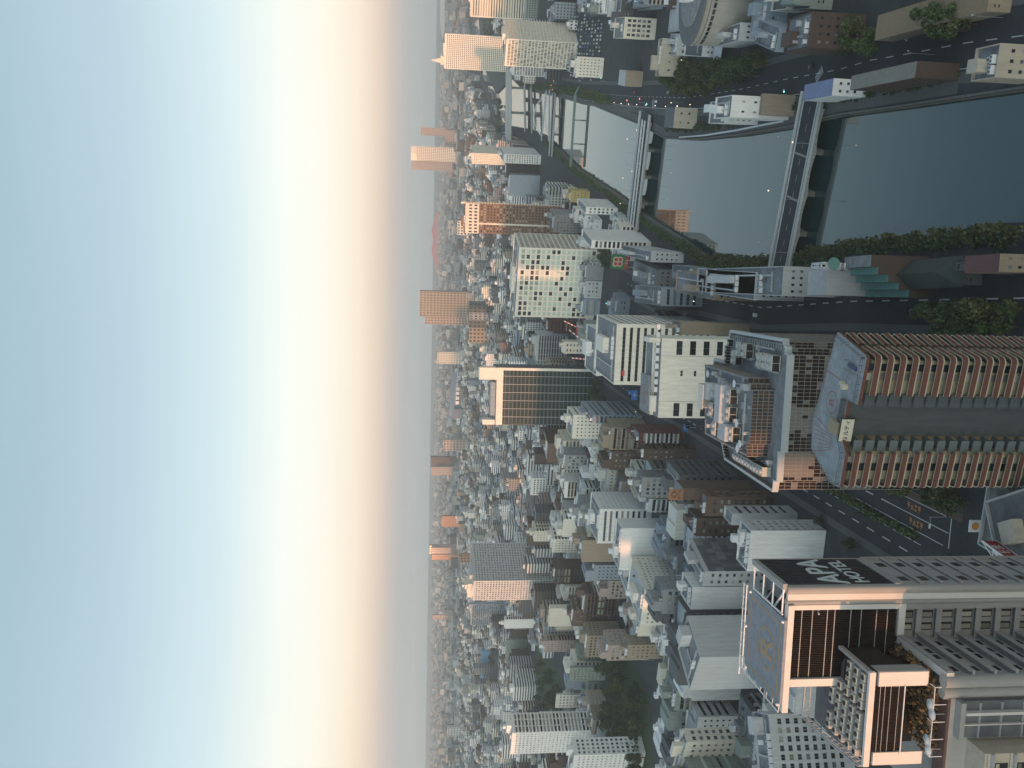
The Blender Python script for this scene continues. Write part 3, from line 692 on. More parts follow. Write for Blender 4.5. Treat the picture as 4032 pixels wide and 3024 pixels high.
# forward plant-room: black louvre box with pale frame, roof full of cooling units
PX0, PX1, PY0, PY1, PZ0, PZ1 = -23.0, -9.0, -10.2, -1.5, 87.0, 96.1
b = MB(); b.box(PX0+.3, PX1-.15, PY0+.5, PY1, 90.4, 95.2); b.box(PX0+.3, PX1-1.5, PY0+5.5, PY1, 85.4, 90.4); b.build('plant_room', LOUV, hot)
b = MB()
for i in range(46): x = PX0+1.9+i*.215; b.box(x, x+.05, PY0+.25, PY0+.5, 91.0, 95.0)
for z in (91.4, 92.6, 93.5, 94.2): b.box(PX0+1.9, PX1-2.1, PY0+.2, PY0+.3, z, z+.06, 1)
b.build('louvre', [LOUVR, METAL], hot)
b = MB(); b.box(PX0-.2, PX1, PY0, PY0+.55, 95.2, 96.1); b.build('frame_beam', HL, hot)
for x0, x1 in ((PX1-2.1, PX1), (PX0, PX0+1.9)): b = MB(); b.box(x0, x1, PY0+.02, PY0+.45, 87.2, 94.7); b.build('frame_panel', HL, hot); 
b = MB(); b.box(PX1-.28, PX1, PY0+.45, PY0+2.4, 87.2, 94.7); b.build('frame_panel', HW, hot)
b = MB(); b.box(PX1-.5, PX1, PY0+.55, PY1+.5, 95.5, 96.1); b.box(-28.5, PX0, PY0, PY0+.5, 95.2, 95.9) if False else None; b.build('frame_beam', HW, hot)
b = MB(); b.prism([(PX0, PY0+.6), (PX1-.6, PY0+.6), (PX1-.6, PY1), (-13, 1), (-15, 8), (-25.5, 8), (-25.5, 2)][::1], 94.2, 94.5); b.build('plant_deck', ROOFD, hot)
CUM = MB(); CUM.box(-.62, .62, -.5, .5, .1, 1.6); CUM.box(-.5, .5, -.52, -.5, .2, 1.5, 1); CUM.cyl(0, 0, 1.6, 1.68, .38, n=12, mi=2)
cum = CUM.mesh('cooling_unit', [wallmat('cooling unit casing', (.50, .47, .40), .5), METAL, DARK])
for i in range(9):
    for j in range(5):
        x, y = -10.6-i*1.42-(.5 if i > 3 else 0), PY0+1.9+j*2.0+(i*.12)
        if (j > 2 and x > -14.5) or j == 4 and i % 3 == 0: continue
        link('cooling_unit', cum, hot, (x, y, 94.5))
b = MB()
def truss(b, A, B, h, n):
    A, B = Vector(A), Vector(B); b.bar(A, B, .16); U_ = Vector((0, 0, h)); b.bar(A+U_, B+U_, .16)
    for i in range(n+1):
        p = A+(B-A)*i/n; b.bar(p, p+U_, .1)
truss(b, (PX0-.1, PY0+.3, 95.4), (-25.6, 8.2, 95.4), 1.0, 12); truss(b, (-25.6, 8.2, 95.4), (-15, 8.2, 95.4), 1.0, 7)
b.build('guard_frame', METAL, hot)
b = MB(); truss(b, (PX0-1.6, PY0+2.5, 94.4), (-27, 8.6, 94.4), 1.0, 10)
b.build('guard_frame', METAL, hot)
b = MB(); truss(b, (PX1-.1, PY0+.6, 95.5), (PX1-.1, PY1+.4, 95.5), .5, 7); b.build('guard_frame', METAL, hot)
# terrace with planting, pergola and dish umbrellas
b = MB(); b.box(-30, -9.2, -12.2, -9.8, 84.9, 85.3); b.build('terrace_deck', wallmat('terrace boards', (.10, .06, .05), .8), hot)
b = MB(); b.box(PX0+1.9, PX1-2.1, PY0-.1, PY0+.3, 86.3, 86.5); b.bar((PX0+1.5, PY0-.2, 90.8), (PX1-2.0, PY0-.2, 90.8), .12)
for x in range(5): b.bar((-21+x*2.6, -11.8, 85.3), (-21+x*2.6, -11.8, 87.2), .09); b.bar((-21+x*2.6, -11.8, 87.2), (-21+x*2.6, -10.6, 87.2), .09)
b.bar((-21, -11.8, 87.2), (-10.6, -11.8, 87.2), .09); b.build('terrace_railing', WHITEM, hot)
rg = random.Random(3); b = MB()
for i in range(170): cl(10, .6, .55, .6, .22, rg, rg.uniform(PX0+2, PX1-1.2), rg.uniform(-11.0, PY0+4.5), 85.7+rg.random()*1.5, b)
for i in range(40): cl(9, .5, .5, .5, .2, rg, rg.uniform(-9.9, -9.2), rg.uniform(-10, -1), 85.9+rg.random()*1.8, b)
kind(b.build('terrace_planting', leafmat('autumn leaves', (.05, .03, .015), (.20, .13, .05)), hot), 'stuff')
UM = MB(); UM.cyl(0, 0, 0, 1.9, .05, n=8); UM.cyl(0, 0, 1.9, 2.05, .85, .2, 20, 1); um = UM.mesh('parasol', [METAL, WHITEM])
for i, (x, y) in enumerate(((-13.6, -11.0), (-14.7, -11.6), (-19.0, -10.9), (-20.1, -11.4), (-26.0, -10.4), (-27.2, -11.3), (-28.6, -11.6))):
    link('parasol', um, hot, (x, y, 85.3))
# lower front: dark recess with glass strip, then beige bay
b = MB(); b.box(-17.6, -12.2, -12.9, -12.25, 0, 83.5); b.build('recess_panel', ROOFD, hot)
b = MB(); b.prism([(-12.2, -12.3), (-12.2, -13.6), (-17.6, -13.6), (-17.6, -12.3)], 83.5, 84.2); b.build('recess_cap', HW, hot)
for i in range(14): q = MB(); q.box(-17.6, -12.4, -13.15, -12.92, -.12, .12); q.build('mullion', METAL, hot, (0, 0, 81-i*3.3))
b = MB(); b.box(-14.0, -13.6, -13.7, -12.9, 0, 83.4); b.box(-15.6, -15.45, -13.4, -12.9, 0, 83.4); b.build('fin', HL, hot)
# glass strip: two pale windows and beige bays
bx = MB(); bx.box(-33, -18.2, -16.2, -12.2, 0, 82.0); bx.build('bay_wall', wm('beige'), hot)
bx = MB(); bx.box(-33, -18.0, -16.5, -16.2, -.5, .5); bx.box(-33, -18.0, -16.9, -16.5, -.2, .2, 1); bme = bx.mesh('bay_ledge', [wm('beige'), METAL])
wb = MB(); wb.box(-1.0, 1.0, -16.26, -16.18, -1.0, .9); wb.box(-.9, .9, -16.3, -16.26, .3, .8, 1); wbm = wb.mesh('window', [DARK, GL3])
for i in range(22):
    z = 81.2-i*3.32
    if z < 3: break
    link('bay_ledge', bme, hot, (0, 0, z))
    for x in (-20.6, -24.5, -28.4): link('window', wbm, hot, (x, 0, z-1.7))

# ================================================================== RED-BROWN BALCONIED TOWER
BC = Vector((7.5, 179.9)); tow = empty('balconied_tower', (BC.x, BC.y, 0), rad(-18), 'tall apartment tower with red brown curved balconies and a red R helipad on its roof', 'apartment tower')
RB_ = wallmat('red brown balcony tile', (.15, .058, .042), .6, .14, .5, False); CAP = wallmat('cream balcony cap', (.50, .47, .36), .6, .1, .5, False)
BEI = wallmat('beige apartment wall', (.30, .255, .17), .8, .2, .5, False); SLATE = wallmat('slate service wall', (.085, .10, .105), .8, .2, .3)
def rnd_corner(pts, r, n=5, idx=None):
    out = []; m = len(pts)
    for i in range(m):
        P = Vector(pts[i]); A = Vector(pts[i-1]); B = Vector(pts[(i+1) % m])
        if idx is not None and i not in idx: out.append(tuple(P)); continue
        a = P+(A-P).normalized()*r; c = P+(B-P).normalized()*r
        for k in range(n+1):
            t = k/n; out.append(tuple(a*(1-t)**2+P*2*t*(1-t)+c*t*t))
    return out
def inset_prism(b, pts, t, z0, z1, zf, mi=0, mc=1):
    """parapet strip: outer outline pts (open path), thickness t inward; cap on top"""
    P = [Vector(p) for p in pts]; I = offs(P, t)
    for i in range(len(P)-1):
        a, c, d, e = P[i], P[i+1], I[i+1], I[i]
        b.poly([(*a, z0), (*c, z0), (*c, z1), (*a, z1)], mi); b.poly([(*d, z0), (*e, z0), (*e, z1), (*d, z1)], mi)
        b.poly([(*a, z1), (*c, z1), (*d, z1), (*e, z1)], mc); b.poly([(*c, z0), (*a, z0), (*e, z0), (*d, z0)], mi)
right_path = rnd_corner([(-9.4, -.1), (0, 0), (.5, 7.2)], 1.4, 6, [1])
right_path2 = rnd_corner([(.7, 8.2), (1.9, 15.2), (.2, 15.6)], .8, 4, [1])
left_path = rnd_corner([(-34.2, 6.2), (-33.4, 1.4), (-24.4, 1.4)], 1.0, 5, [1])
ins = lambda P, t: [tuple(v) for v in offs([Vector(p) for p in P], t)]
# core body
b = MB(); b.prism([(-9.4, 1.6), (-1.5, 1.7), (-1.0, 7.6), (.1, 15.0), (-.5, 17), (-22.7, 20), (-29.6, 17.5), (-32.6, 6), (-31.8, 3.2), (-24.4, 3.2), (-24.2, 6.5), (-9.6, 5.9)], 0, 57.6); b.build('wall', BEI, tow)
b = MB(); b.prism([(-21.2, 5.2), (-12.6, 5.2), (-12.6, 7.2), (-21.2, 7.2)], 0, 60.6); b.build('service_wall', SLATE, tow)
# balconies, one per floor and side
def balcony(path, name):
    b = MB(); inset_prism(b, path, .28, -.25, 1.15, 0)
    I = ins(path, .5); k = ins(path, 1.9)
    for i in range(len(path)-1): b.poly([(*path[i], -.18), (*path[i+1], -.18), (*k[i+1], -.18), (*k[i], -.18)], 2); b.poly([(*path[i], -.24), (*k[i], -.24), (*k[i+1], -.24), (*path[i+1], -.24)], 2)
    # pale lip under parapet
    O = ins(path, -.06); O2 = ins(path, .0)
    for i in range(len(path)-1): b.poly([(*O[i], -.38), (*O[i+1], -.38), (*O[i+1], -.12), (*O[i], -.12)], 1); b.poly([(*O[i], -.12), (*O[i+1], -.12), (*O2[i+1], -.12), (*O2[i], -.12)], 1)
    return b.mesh('balcony', [RB_, CAP, BEI])
b1, b2, b3_ = balcony(right_path, ''), balcony(right_path2, ''), balcony(left_path, '')
g = MB(); g.box(-12.4, -9.4, .9, 1.2, -.9, 1.5); g.box(-12.2, -9.4, 1.2, 5.5, -.2, .0); gme = g.mesh('service_screen', SLATE)
g = MB(); g.box(-24.3, -21.4, 2.4, 2.7, -.7, 1.3); g.box(-24.3, -21.4, 2.7, 6, -.2, 0); g2me = g.mesh('service_screen', wallmat('pale slate screen', (.13, .16, .16), .7))
g = MB(); g.box(-3.9, -2.2, 1.58, 1.62, .0, 2.2); g.box(-6.1, -4.4, 1.55, 1.62, 0, 2.2, 1); gw = g.mesh('balcony_window', [GL, GL3])
g = MB(); g.box(-1.26, -1.2, 2.6, 6.2, .0, 2.2); gw2 = g.mesh('balcony_window', [GL])
g = MB(); g.box(-29.5, -27.6, 3.14, 3.18, 0, 2.2); g.box(-27.3, -25.9, 3.12, 3.18, .3, 2.0, 1); gw3 = g.mesh('balcony_window', [GL, GL3])
for k in range(20):
    z = 56.6-k*3.02
    if z < 1: break
    link('balcony', b1, tow, (0, 0, z)); link('balcony', b2, tow, (0, 0, z)); link('balcony', b3_, tow, (0, 0, z))
    link('service_screen', gme, tow, (0, 0, z)); link('service_screen', g2me, tow, (0, 0, z))
    link('balcony_window', gw, tow, (0, 0, z)); link('balcony_window', gw2, tow, (0, 0, z)); link('balcony_window', gw3, tow, (0, 0, z))
# roof deck with red edge
roofpts = rnd_corner([(0, 0), (1.9, 15.2), (-22.7, 20), (-30, 18.5), (-34.2, 6.2), (-33.4, 1.4), (-24.3, 1.6), (-21.4, 4.8), (-12.3, 4.8), (-11.8, .2)], 1.0, 4, [0, 1, 5])
b = MB(); b.prism(roofpts, 59.2, 60, 0, 1); b.build('roof', [RB_, wallmat('pale blue grey roof', (.27, .30, .32), .8, .3, .12, False)], tow)
REDP = plain('faded red marking', (.28, .11, .10), .8); b = MB(); ring(b, -15.3, 12.0, 60.03, 2.6, .22)
def pl(b, pts, z, w):
    for i in range(len(pts)-1):
        a, c = Vector(pts[i]), Vector(pts[i+1]); t = (c-a).normalized(); n = Vector((-t.y, t.x))*w/2
        b.poly([(*(a-n), z), (*(c-n), z), (*(c+n), z), (*(a+n), z)])
pl(b, [(-9, 7.5), (-8.5, 17), (-21.5, 18.8), (-22.5, 9)], 60.03, .22)
for i in range(7): pl(b, [(-23.5-i*1.1, 18.4-i*.3), (-23-i*.6, 9)], 60.03, .14)
b.build('helipad_marking', REDP, tow); text('helipad_letter', 'R', 3.6, REDP, tow, (-15.3, 12.0, 60.03), (0, 0, rad(10)), .005, .05)
b = MB()
rp = [tuple(v) for v in offs([Vector(p) for p in roofpts+[roofpts[0]]], .7)]
for i in range(len(rp)-1):
    b.bar((*rp[i], 61.0), (*rp[i+1], 61.0), .07); b.bar((*rp[i], 60.5), (*rp[i+1], 60.5), .05)
    L_ = (Vector(rp[i+1])-Vector(rp[i])).length; n = max(1, int(L_/1.4))
    for k in range(n): q = Vector(rp[i]).lerp(Vector(rp[i+1]), k/n); b.bar((*q, 60), (*q, 61.05), .07)
b.build('roof_railing', plain('dark railing', (.06, .065, .07), .5), tow)
b = MB(); b.box(-4.6, -3.7, 3.2, 7.2, 60, 60.35); b.build('roof_hatch', plain('navy hatch', (.03, .05, .12), .5), tow)
b = MB()
for x in (-5.2, -3.1): b.bar((x, 2.6, 61), (x, 7.8, 61), .06); [b.bar((x, 2.6+k*1.3, 60), (x, 2.6+k*1.3, 61), .06) for k in range(5)]
b.build('hatch_railing', plain('dark railing', (.06, .065, .07), .5), tow)
b = MB(); b.box(-21.5, -18.2, 5.4, 9.2, 60, 61.4); b.build('lift_overrun', BEI, tow)
b = MB(); b.cyl(-9.4, 6.4, 60, 61.3, .7, n=14); b.cyl(-9.0, 8.0, 60, 60.9, .5, n=14); b.build('roof_tank', CAP, tow)
b = MB(); b.box(-22.6, -16.6, 4.2, 4.5, 57.6, 61.1); b.box(-22.4, -16.8, 4.12, 4.2, 57.8, 60.9, 1); sg = b.build('sign_board', [plain('dark sign frame', (.03, .035, .045), .5), plain('cream sign face', (.62, .60, .47), .6)], tow)
try: text('sign_letters', '(カルティ)', 1.35, plain('navy lettering', (.03, .03, .07), .6), sg, (-19.6, 4.1, 59.35), (rad(90), 0, 0), .01, .03)
except Exception as e: print('text', e)

# ================================================================== STEPPED MIRROR GLASS BUILDING
GCn = Vector((14.0, 242.8)); gb = empty('mirror_glass_building', (GCn.x, GCn.y, 0), rad(-7), 'low stepped office block of brown mirror glass with a ring roof full of machinery', 'office building')
STEP = [(0, 0), (0, 44.4), (-2.5, 44.4), (-2.5, 46), (-5, 46), (-5, 47.9), (-11.4, 47.9), (-11.4, 59), (-14, 59), (-14, 61), (-17, 61), (-17, 63.3), (-32, 63.3), (-32, 60), (-35, 60), (-35, 56), (-39, 56), (-39, 46), (-44.6, 42.4), (-45.7, .5), (-42.5, .5), (-42.5, -1.6), (-33.1, -1.6), (-33.1, -3.6), (-3.7, -3.6), (-3.7, -1.8), (-1.8, -1.8), (-1.8, 0)]
MUL = wallmat('bronze mullion', (.30, .285, .265), .35, .1, .5, False, .2)
def curtain(root, pts, z0, z1, cw, chs, name='glass_wall', lite=None, seedv=1):
    """curtain wall: mullion grid as one part, glass panes per floor band"""
    rr = random.Random(seedv); b = MB(); g = MB(); P = [Vector(p) for p in pts]
    n = len(P)
    for i in range(n):
        a, c = P[i], P[(i+1) % n]; L = (c-a).length; t = (c-a)/L; o = Vector((t.y, -t.x)) if False else Vector((t.y, -t.x))
        k = max(1, round(L/cw)); w = L/k
        for j in range(k+1):
            q = a+t*(w*j); b.bar((*(q+o*.06), z0), (*(q+o*.06), z1), .16, 0)
        z = z0; r = 0
        while z < z1-.1:
            ch = chs[r % len(chs)]; ze = min(z+ch, z1)
            b.bar((*(a+o*.05), z), (*(c+o*.05), z), .14, 0)
            for j in range(k):
                p0, p1 = a+t*(w*j), a+t*(w*(j+1)); u = rr.random()
                mi = (2 if (r//2+int(j/3)) % 3 == 0 and u < .8 else 1 if u < .12 else 0) if lite is None else lite(i, j, r, u)
                off = o*rr.uniform(-.015, .015)
                g.poly([(*(p0+off), z), (*(p1-off), z), (*(p1+off), ze), (*(p0-off), ze)], mi)
            z = ze; r += 1
    b.build('mullions', MUL, root); return g.build(name, [GLB, GL, plain('pale reflecting spandrel', (.36, .35, .33), .22, .5)], root)
curtain(gb, STEP[::-1], 0, 52, 1.15, [1.9, 2.1], lite=lambda i, j, r, u: 2 if ((j//7+r//5+i) % 3 == 0 and u < .93) else (1 if u < .1 else 2 if (r % 2 == 0 and u < .45) else 0), seedv=4)
b = MB(); Sv = [Vector(p) for p in STEP[::-1]]; Sc = Sv+[Sv[0]]; I1 = offs(Sc, .9)
for i in range(len(Sc)-1):
    b.poly([(*Sc[i], 52), (*Sc[i+1], 52), (*I1[i+1], 52), (*I1[i], 52)]); b.poly([(*I1[i+1], 50), (*I1[i], 50), (*I1[i], 52), (*I1[i+1], 52)]); b.poly([(*Sc[i], 51.5), (*Sc[i+1], 51.5), (*Sc[i+1], 52), (*Sc[i], 52)])
b.build('parapet', wallmat('pale parapet cap', (.42, .46, .47), .6, .1, .5, False), gb)
b = MB(); b.poly([(*p, 50) for p in STEP[::-1]]); b.build('roof_deck', ROOF, gb)
INN = [(-12.6, 12.5), (-14.2, 12.5), (-14.2, 10), (-16, 10), (-16, 8), (-33, 8), (-33, 10), (-37.4, 10), (-37.4, 50), (-12.6, 54)]
INN = INN[::-1] if False else INN
def area(P): return sum(P[i][0]*P[(i+1) % len(P)][1]-P[(i+1) % len(P)][0]*P[i][1] for i in range(len(P)))
if area(INN) < 0: INN = INN[::-1]
curtain(gb, INN, 50.02, 57, 1.15, [1.7, 1.8], 'penthouse_glass', lambda i, j, r, u: 1 if u < .15 else 0, 9)
b = MB(); b.poly([(*p, 55.6) for p in INN]); b.build('penthouse_roof', ROOF, gb)
Ic = [Vector(p) for p in INN]; Ic.append(Ic[0]); I2 = offs(Ic, .6); b = MB()
for i in range(len(Ic)-1): b.poly([(*Ic[i], 57), (*Ic[i+1], 57), (*I2[i+1], 57), (*I2[i], 57)]); b.poly([(*I2[i+1], 55.6), (*I2[i], 55.6), (*I2[i], 57), (*I2[i+1], 57)])
b.build('parapet', ROOF, gb)
ct = MB(); ct.box(-2.4, 2.4, -1.5, 1.5, .4, 3.4); [ct.box(-2.45, -.1, -1.55+k, -1.5+k, .8, 3.0, 1) for k in (0,)]; ct.box(.1, 2.3, -1.56, -1.5, .8, 3.0, 1); [ct.cyl(x, 0, 3.4, 4.0, .9, n=14, mi=2) for x in (-1.2, 1.2)]
ctm = ct.mesh('cooling_tower', [wallmat('cooling tower panel', (.42, .42, .38), .6), DARK, METAL])
for x, y, z in ((-5, 32, 50), (-5, 27, 50), (-8, 36, 50), (-7, 14, 50), (-7, 9.5, 50), (-7, 5.5, 50), (-20, 24, 55.6), (-26, 24, 55.6), (-32, 20, 55.6), (-20, 38, 55.6), (-27, 40, 55.6), (-33, 36, 55.6), (-41.5, 8, 50), (-41.5, 13, 50), (-41.3, 18, 50), (-41.3, 23, 50), (-41.3, 28, 50)):
    link('cooling_tower', ctm, gb, (x, y, z), rad(90) if x < -40 else 0)
for bxs in ((-29.9, -17, 28, 33, 55.6, 60.2), (-36, -30, 27, 34, 55.6, 58.2), (-24, -18, 43, 45.8, 55.6, 59.5)): b = MB(); b.box(*bxs); b.build('plant_room', wallmat('plant room panel', (.40, .43, .46), .7), gb)
b = MB(); b.box(-28, -19, 50, 51, 55.6, 60); b.box(-28, -19, 46, 50, 59.6, 60); b.build('screen_wall', wallmat('polished screen', (.5, .47, .42), .3, .1, .5, True, .3), gb)
b = MB()
for i in range(5): y = 12+i*8; b.bar((-2.2, y, 50), (-2.2, y, 51.6), .25)
for (a, c) in (((-4, 20, 51), (-10, 20, 51)), ((-10, 20, 51), (-10, 4, 51)), ((-18, 15, 56.6), (-34, 15, 56.6)), ((-34, 15, 56.6), (-34, 44, 56.6)), ((-24, 30, 57), (-24, 46, 57)), ((-3, 8, 51), (-3, 40, 51))): b.bar(a, c, .5)
for i in range(22): b.bar((-1.0, 2+i*1.9, 50), (-1.0, 2+i*1.9, 51.4), .2); b.bar((-1.0, 2+i*1.9, 51.4), (-2.6, 2+i*1.9, 51.4), .15)
b.build('roof_pipes', METAL, gb)
rr_ = random.Random(8); b = MB()
for i in range(46):
    x, y = rr_.uniform(-36, -14), rr_.uniform(11, 48); w, d2, h2 = rr_.uniform(.5, 2.2), rr_.uniform(.5, 2.2), rr_.uniform(.5, 2.4); b.box(x, x+w, y, y+d2, 55.6, 55.6+h2)
for i in range(40):
    x, y = (rr_.uniform(-11, -3), rr_.uniform(4, 42)) if i % 2 else (rr_.uniform(-43, -39), rr_.uniform(4, 40)); w, d2, h2 = rr_.uniform(.4, 1.8), rr_.uniform(.4, 1.8), rr_.uniform(.4, 2.0); b.box(x, x+w, y, y+d2, 50, 50+h2)
kind(b.build('roof_equipment', METAL, gb), 'stuff')
dish = MB(); dish.cyl(0, 0, 0, 2, .1, n=8); dish.cyl(0, 0, 2, 2.7, .25, 1.3, 18, 1); dm = dish.mesh('antenna_dish', [METAL, WHITEM])
for x, y, z in ((-34, 13, 55.6), (-36, 15, 55.6), (-15.5, 21, 55.6), (-15.2, 47, 55.6), (-28, 17, 55.6)): link('antenna_dish', dm, gb, (x, y, z))
for nm, C_, x0, x1, d_, rect in (('h', HC, -33, 0, 14, (2950, 4032, 2200, 3024)), ('t', BC, -35, 2, 20, (3210, 4032, 1300, 1960)), ('g', GCn, -46, 0, 64, (2790, 3200, 1290, 1935))):
    HERO.append((Vector((C_.x+(x0+x1)/2, C_.y+d_/2)), 30, rect, C_.length, rad(-10), C_, x0, x1, d_))

# ================================================================== INDIVIDUAL BUILDINGS READ FROM THE PHOTO
B = building
# -- large landmarks
gr, x0, x1, dp = B('grid_office', 'square cream grid office block with pale green windows and a dark right side', 2048, 1247, 974, 916, 74, 'ivory', 'big', 'dark', xbot=2380, panes=(GL2, GL2, GL2, GL), rpanes=(GL, GLG), yaw=-25, left='big')
B('brown_tower', 'brown brick hotel tower with a cream top and a narrow pale side fin', 1835, 917, 800, 790, 117, 'umber', 'grid', 'balc', xbot=2180, panes=(GL, GL, GL3), yaw=-10, depth=22)
hb = HERO[-1]; bt = [o for o in COL.objects if o.name == 'brown_tower'][0]; q = MB(); q.box(hb[6]-.3, hb[7]+.3, -.35, -.02, 103, 117.4); q.box(hb[6]+(hb[7]-hb[6])*.30, hb[6]+(hb[7]-hb[6])*.36, -.3, -.02, 3, 103); q.build('cream_trim', wm('cream'), bt)
q = MB(); [q.box(hb[6]+(hb[7]-hb[6])*(k+.25)/9, hb[6]+(hb[7]-hb[6])*(k+.7)/9, -.4, -.36, z, z+3) for k in range(9) for z in (105, 110.5)]; kind(q.build('top_windows', GL, bt), 'stuff')
q = MB(); q.box(hb[7]+.02, hb[7]+1.5, 1, 24, 0, 122); q.build('side_fin', wm('cream'), bt)
tgr, x0, x1, dp = B('green_glass_tower', 'dark green glass office tower framed in pale stone with a raised cream corner', 1957, 1672, 1448, 1440, 92, 'dark grey', 'curtain', 'ribbon', xbot=2345, panes=(GLG,), yaw=-8, depth=30, left='ribbon')
q = MB(); q.box(x0, x0+4.5, 0, 10, 92, 104); q.box(x1-11, x1, -.4, 12, 92, 108); q.box(x0, x1, -.6, 0, 86, 92); q.build('stone_crown', wm('ivory'), tgr)
q = MB(); q.box(x1-2.2, x1+.2, -.9, -.02, 0, 92); q.build('stone_frame', wm('ivory'), tgr)
q = MB(); q.box(x0+8, x1-14, 3, 16, 92, 97); q.build('roof_louvre', wm('blue grey'), tgr)
for i in range(1, 7): q = MB(); xx = x0+(x1-x0)*i/7; q.box(xx-.2, xx+.2, -.7, -.02, 3, 86); q.build('vertical_fin', METAL, tgr)
B('white_bank_building', 'broad white building with long dark window slots and a small red round emblem', 2436, 1515, 1275, 1238, 55, 'ivory', 'ribbon', 'ribbon', xbot=2560, yaw=-10, panes=(GL,))
wb_, wx0, wx1, wdp = HERO[-1][5], HERO[-1][6], HERO[-1][7], HERO[-1][8]
em = [o for o in COL.objects if o.name.startswith('white_bank_building')][0]
q = MB()
for a in (-.75, .75): q.cyl(a, 0, 0, .15, .85, n=18)
eo = q.build('emblem', plain('red emblem', (.55, .06, .06), .6), em, (wx0+6.5, -.05, 51)); eo.rotation_euler = (rad(90), 0, 0)
r, x0, x1, dp = B('blank_white_building', 'large plain pale building with few square windows and a helipad roof', 2606, 1645, 1332, 1322, 58, 'ivory', 'blank', 'small', xbot=2790, yaw=-7, depth=24, left='blank', roof=False)
pn = []
q = MB()
for k in range(5):
    z = 50-k*6
    for xa, xb in ((x0+.8, x0+6.5), (x1-7, x1-1)): pn.append(((xa+xb)/2, -.02, z, 0, xb-xa, 2.6))
    if k < 4: pn.append((x1-15, -.02, z-1.5, 0, 2.4, 1.0)); pn.append((x1-38, -.02, z-5.5, 0, 2.0, 2.0))
q.v or q.box(x0+7.2, x0+7.3, -.05, 0, 5, 58); q.box(x1-7.6, x1-7.5, -.05, 0, 5, 58); q.build('joint', ROOFD, r); add_panes(r, pn, [GL])
q = MB(); q.box(x1-14, x1-2, -6, 0, 0, 45) if False else q.box(x1-2, x1, 2, 10, 58, 63); q.box(x0+2, x0+9, 4, 18, 58, 60.5); q.box(x0, x1, 8, 8.3, 58, 59.5); q.build('parapet', wm('ivory'), r)
q = MB(); q.box(x1-34, x1-17, 6, 21, 60.2, 60.8); q.build('helipad', ROOF, r); q = MB(); ring(q, x1-26, 13.5, 60.84, 4.2, .4); q.build('helipad_marking', REDP, r); text('helipad_letter', 'R', 5, REDP, r, (x1-26, 13.5, 60.84), (0, 0, 0), .005, .05)
for i in range(9): acunit(r, x0+12+i*3.4, 3, 58)
# Rihga-side towers, top right of the photo
T_, x0, x1, dp = B('square_window_tower', 'white tower of small square windows, farthest on the right, with a roof turret', 1755, 270, 132, 122, 128, 'ivory', 'grid', 'grid', xbot=1972, yaw=-24, panes=(GL,), place=None, depth=26)
q = MB(); q.box(x0+6, x0+20, 6, 18, 128, 136); q.box(x0+9, x0+16, 8, 15, 136, 142); q.cyl(x0+12.5, 11.5, 142, 152, 3.2, 1.2, 12); q.build('roof_turret', wm('cream'), T_)
B('hotel_slab', 'wide cream hotel slab with pale vertical ribs and a slanting glass roof lane', 1998, 260, 152, 76, 76, 'ivory', 'fins', 'fins', xbot=2258, yaw=-45, panes=(GL3, GL), depth=None)
B('striped_office', 'white office with long black horizontal window bands at the top edge', 1858, 66, -40, -60, 96, 'cream', 'ribbon', 'ribbon', xbot=2150, yaw=-24, depth=26)
B('white_striped_block', 'white block with dark vertical strips beside the cream hotel slab', 2022, 296, 250, 236, 48, 'white', 'fins', 'blank', xbot=2125, yaw=-22, depth=20)
B('white_grid_block', 'white gridded block right of the dark charcoal warehouse', 1990, 642, 606, 572, 50, 'white', 'grid', 'grid', xbot=2140)
B('peach_tower', 'cream tower with a rust roof strip in front of the far sunlit towers', 1862, 645, 602, 570, 86, 'cream', 'small', 'blank', xbot=1990, yaw=-30)
B('charcoal_block', 'charcoal black slab joined to grey panelled office block', 1996, 700, 648, 640, 46, 'charcoal', 'blank', 'blank', xbot=2180, depth=20)
B('grey_panel_office', 'grey panelled office in front of the charcoal slab', 2010, 772, 688, 680, 42, 'blue grey', 'blank', 'blank', xbot=2130)
B('domed_grey_block', 'grey stone block with a rounded glazed top near the river', 2187, 915, 846, 822, 34, 'grey', 'small', 'small', xbot=2265)
B('yellow_block', 'small mustard yellow block close to the river bank', 2252, 796, 752, 746, 18, 'yellow', 'small', 'small', xbot=2320, depth=18)
B('white_riverside_apartments', 'white riverside apartments with stepped balconies on their left half', 2335, 978, 946, 900, 42, 'white', 'balc', 'small', xbot=2530)
B('white_lattice_block', 'low white building with a lattice roof beside the third bridge', 2312, 842, 815, 780, 26, 'white', 'grid', 'grid', xbot=2400)
B('white_rooftop_block', 'small white block with a large rooftop cabin by the second bridge', 2570, 1032, 990, 958, 20, 'pale grey', 'small', 'small', xbot=2700, yaw=-12)
B('flat_grey_hall', 'low flat grey hall by the curved river bank', 2735, 1118, 1052, 1040, 10, 'grey', 'ribbon', 'small', xbot=2760, yaw=-10, roofm=wallmat('dull grey hall roof', (.17, .18, .20), .9, .2, .2, False), depth=40)
B('wedge_grey_hall', 'low grey hall with brown trim behind the green flower sign', 2590, 1150, 1062, 1055, 12, 'grey', 'small', 'small', xbot=2600, yaw=-14, roofm=ROOF, depth=60)
B('curved_window_block', 'grey building with slanted dark window strips left of the low halls', 2610, 1205, 1132, 1122, 24, 'blue grey', 'ribbon', 'ribbon', xbot=2700, yaw=-8, depth=60)
B('brown_front_block', 'small block with brown front and white framed roof machinery by the river', 2822, 1182, 1088, 1066, 21, 'tan', 'small', 'small', xbot=2915, yaw=-10, seed=4)
B('blue_tank_block', 'grey block with a blue roof box next to the nearest bridge', 2985, 1182, 1072, 1056, 21, 'pale grey', 'small', 'small', xbot=3080, yaw=-9, seed=9)
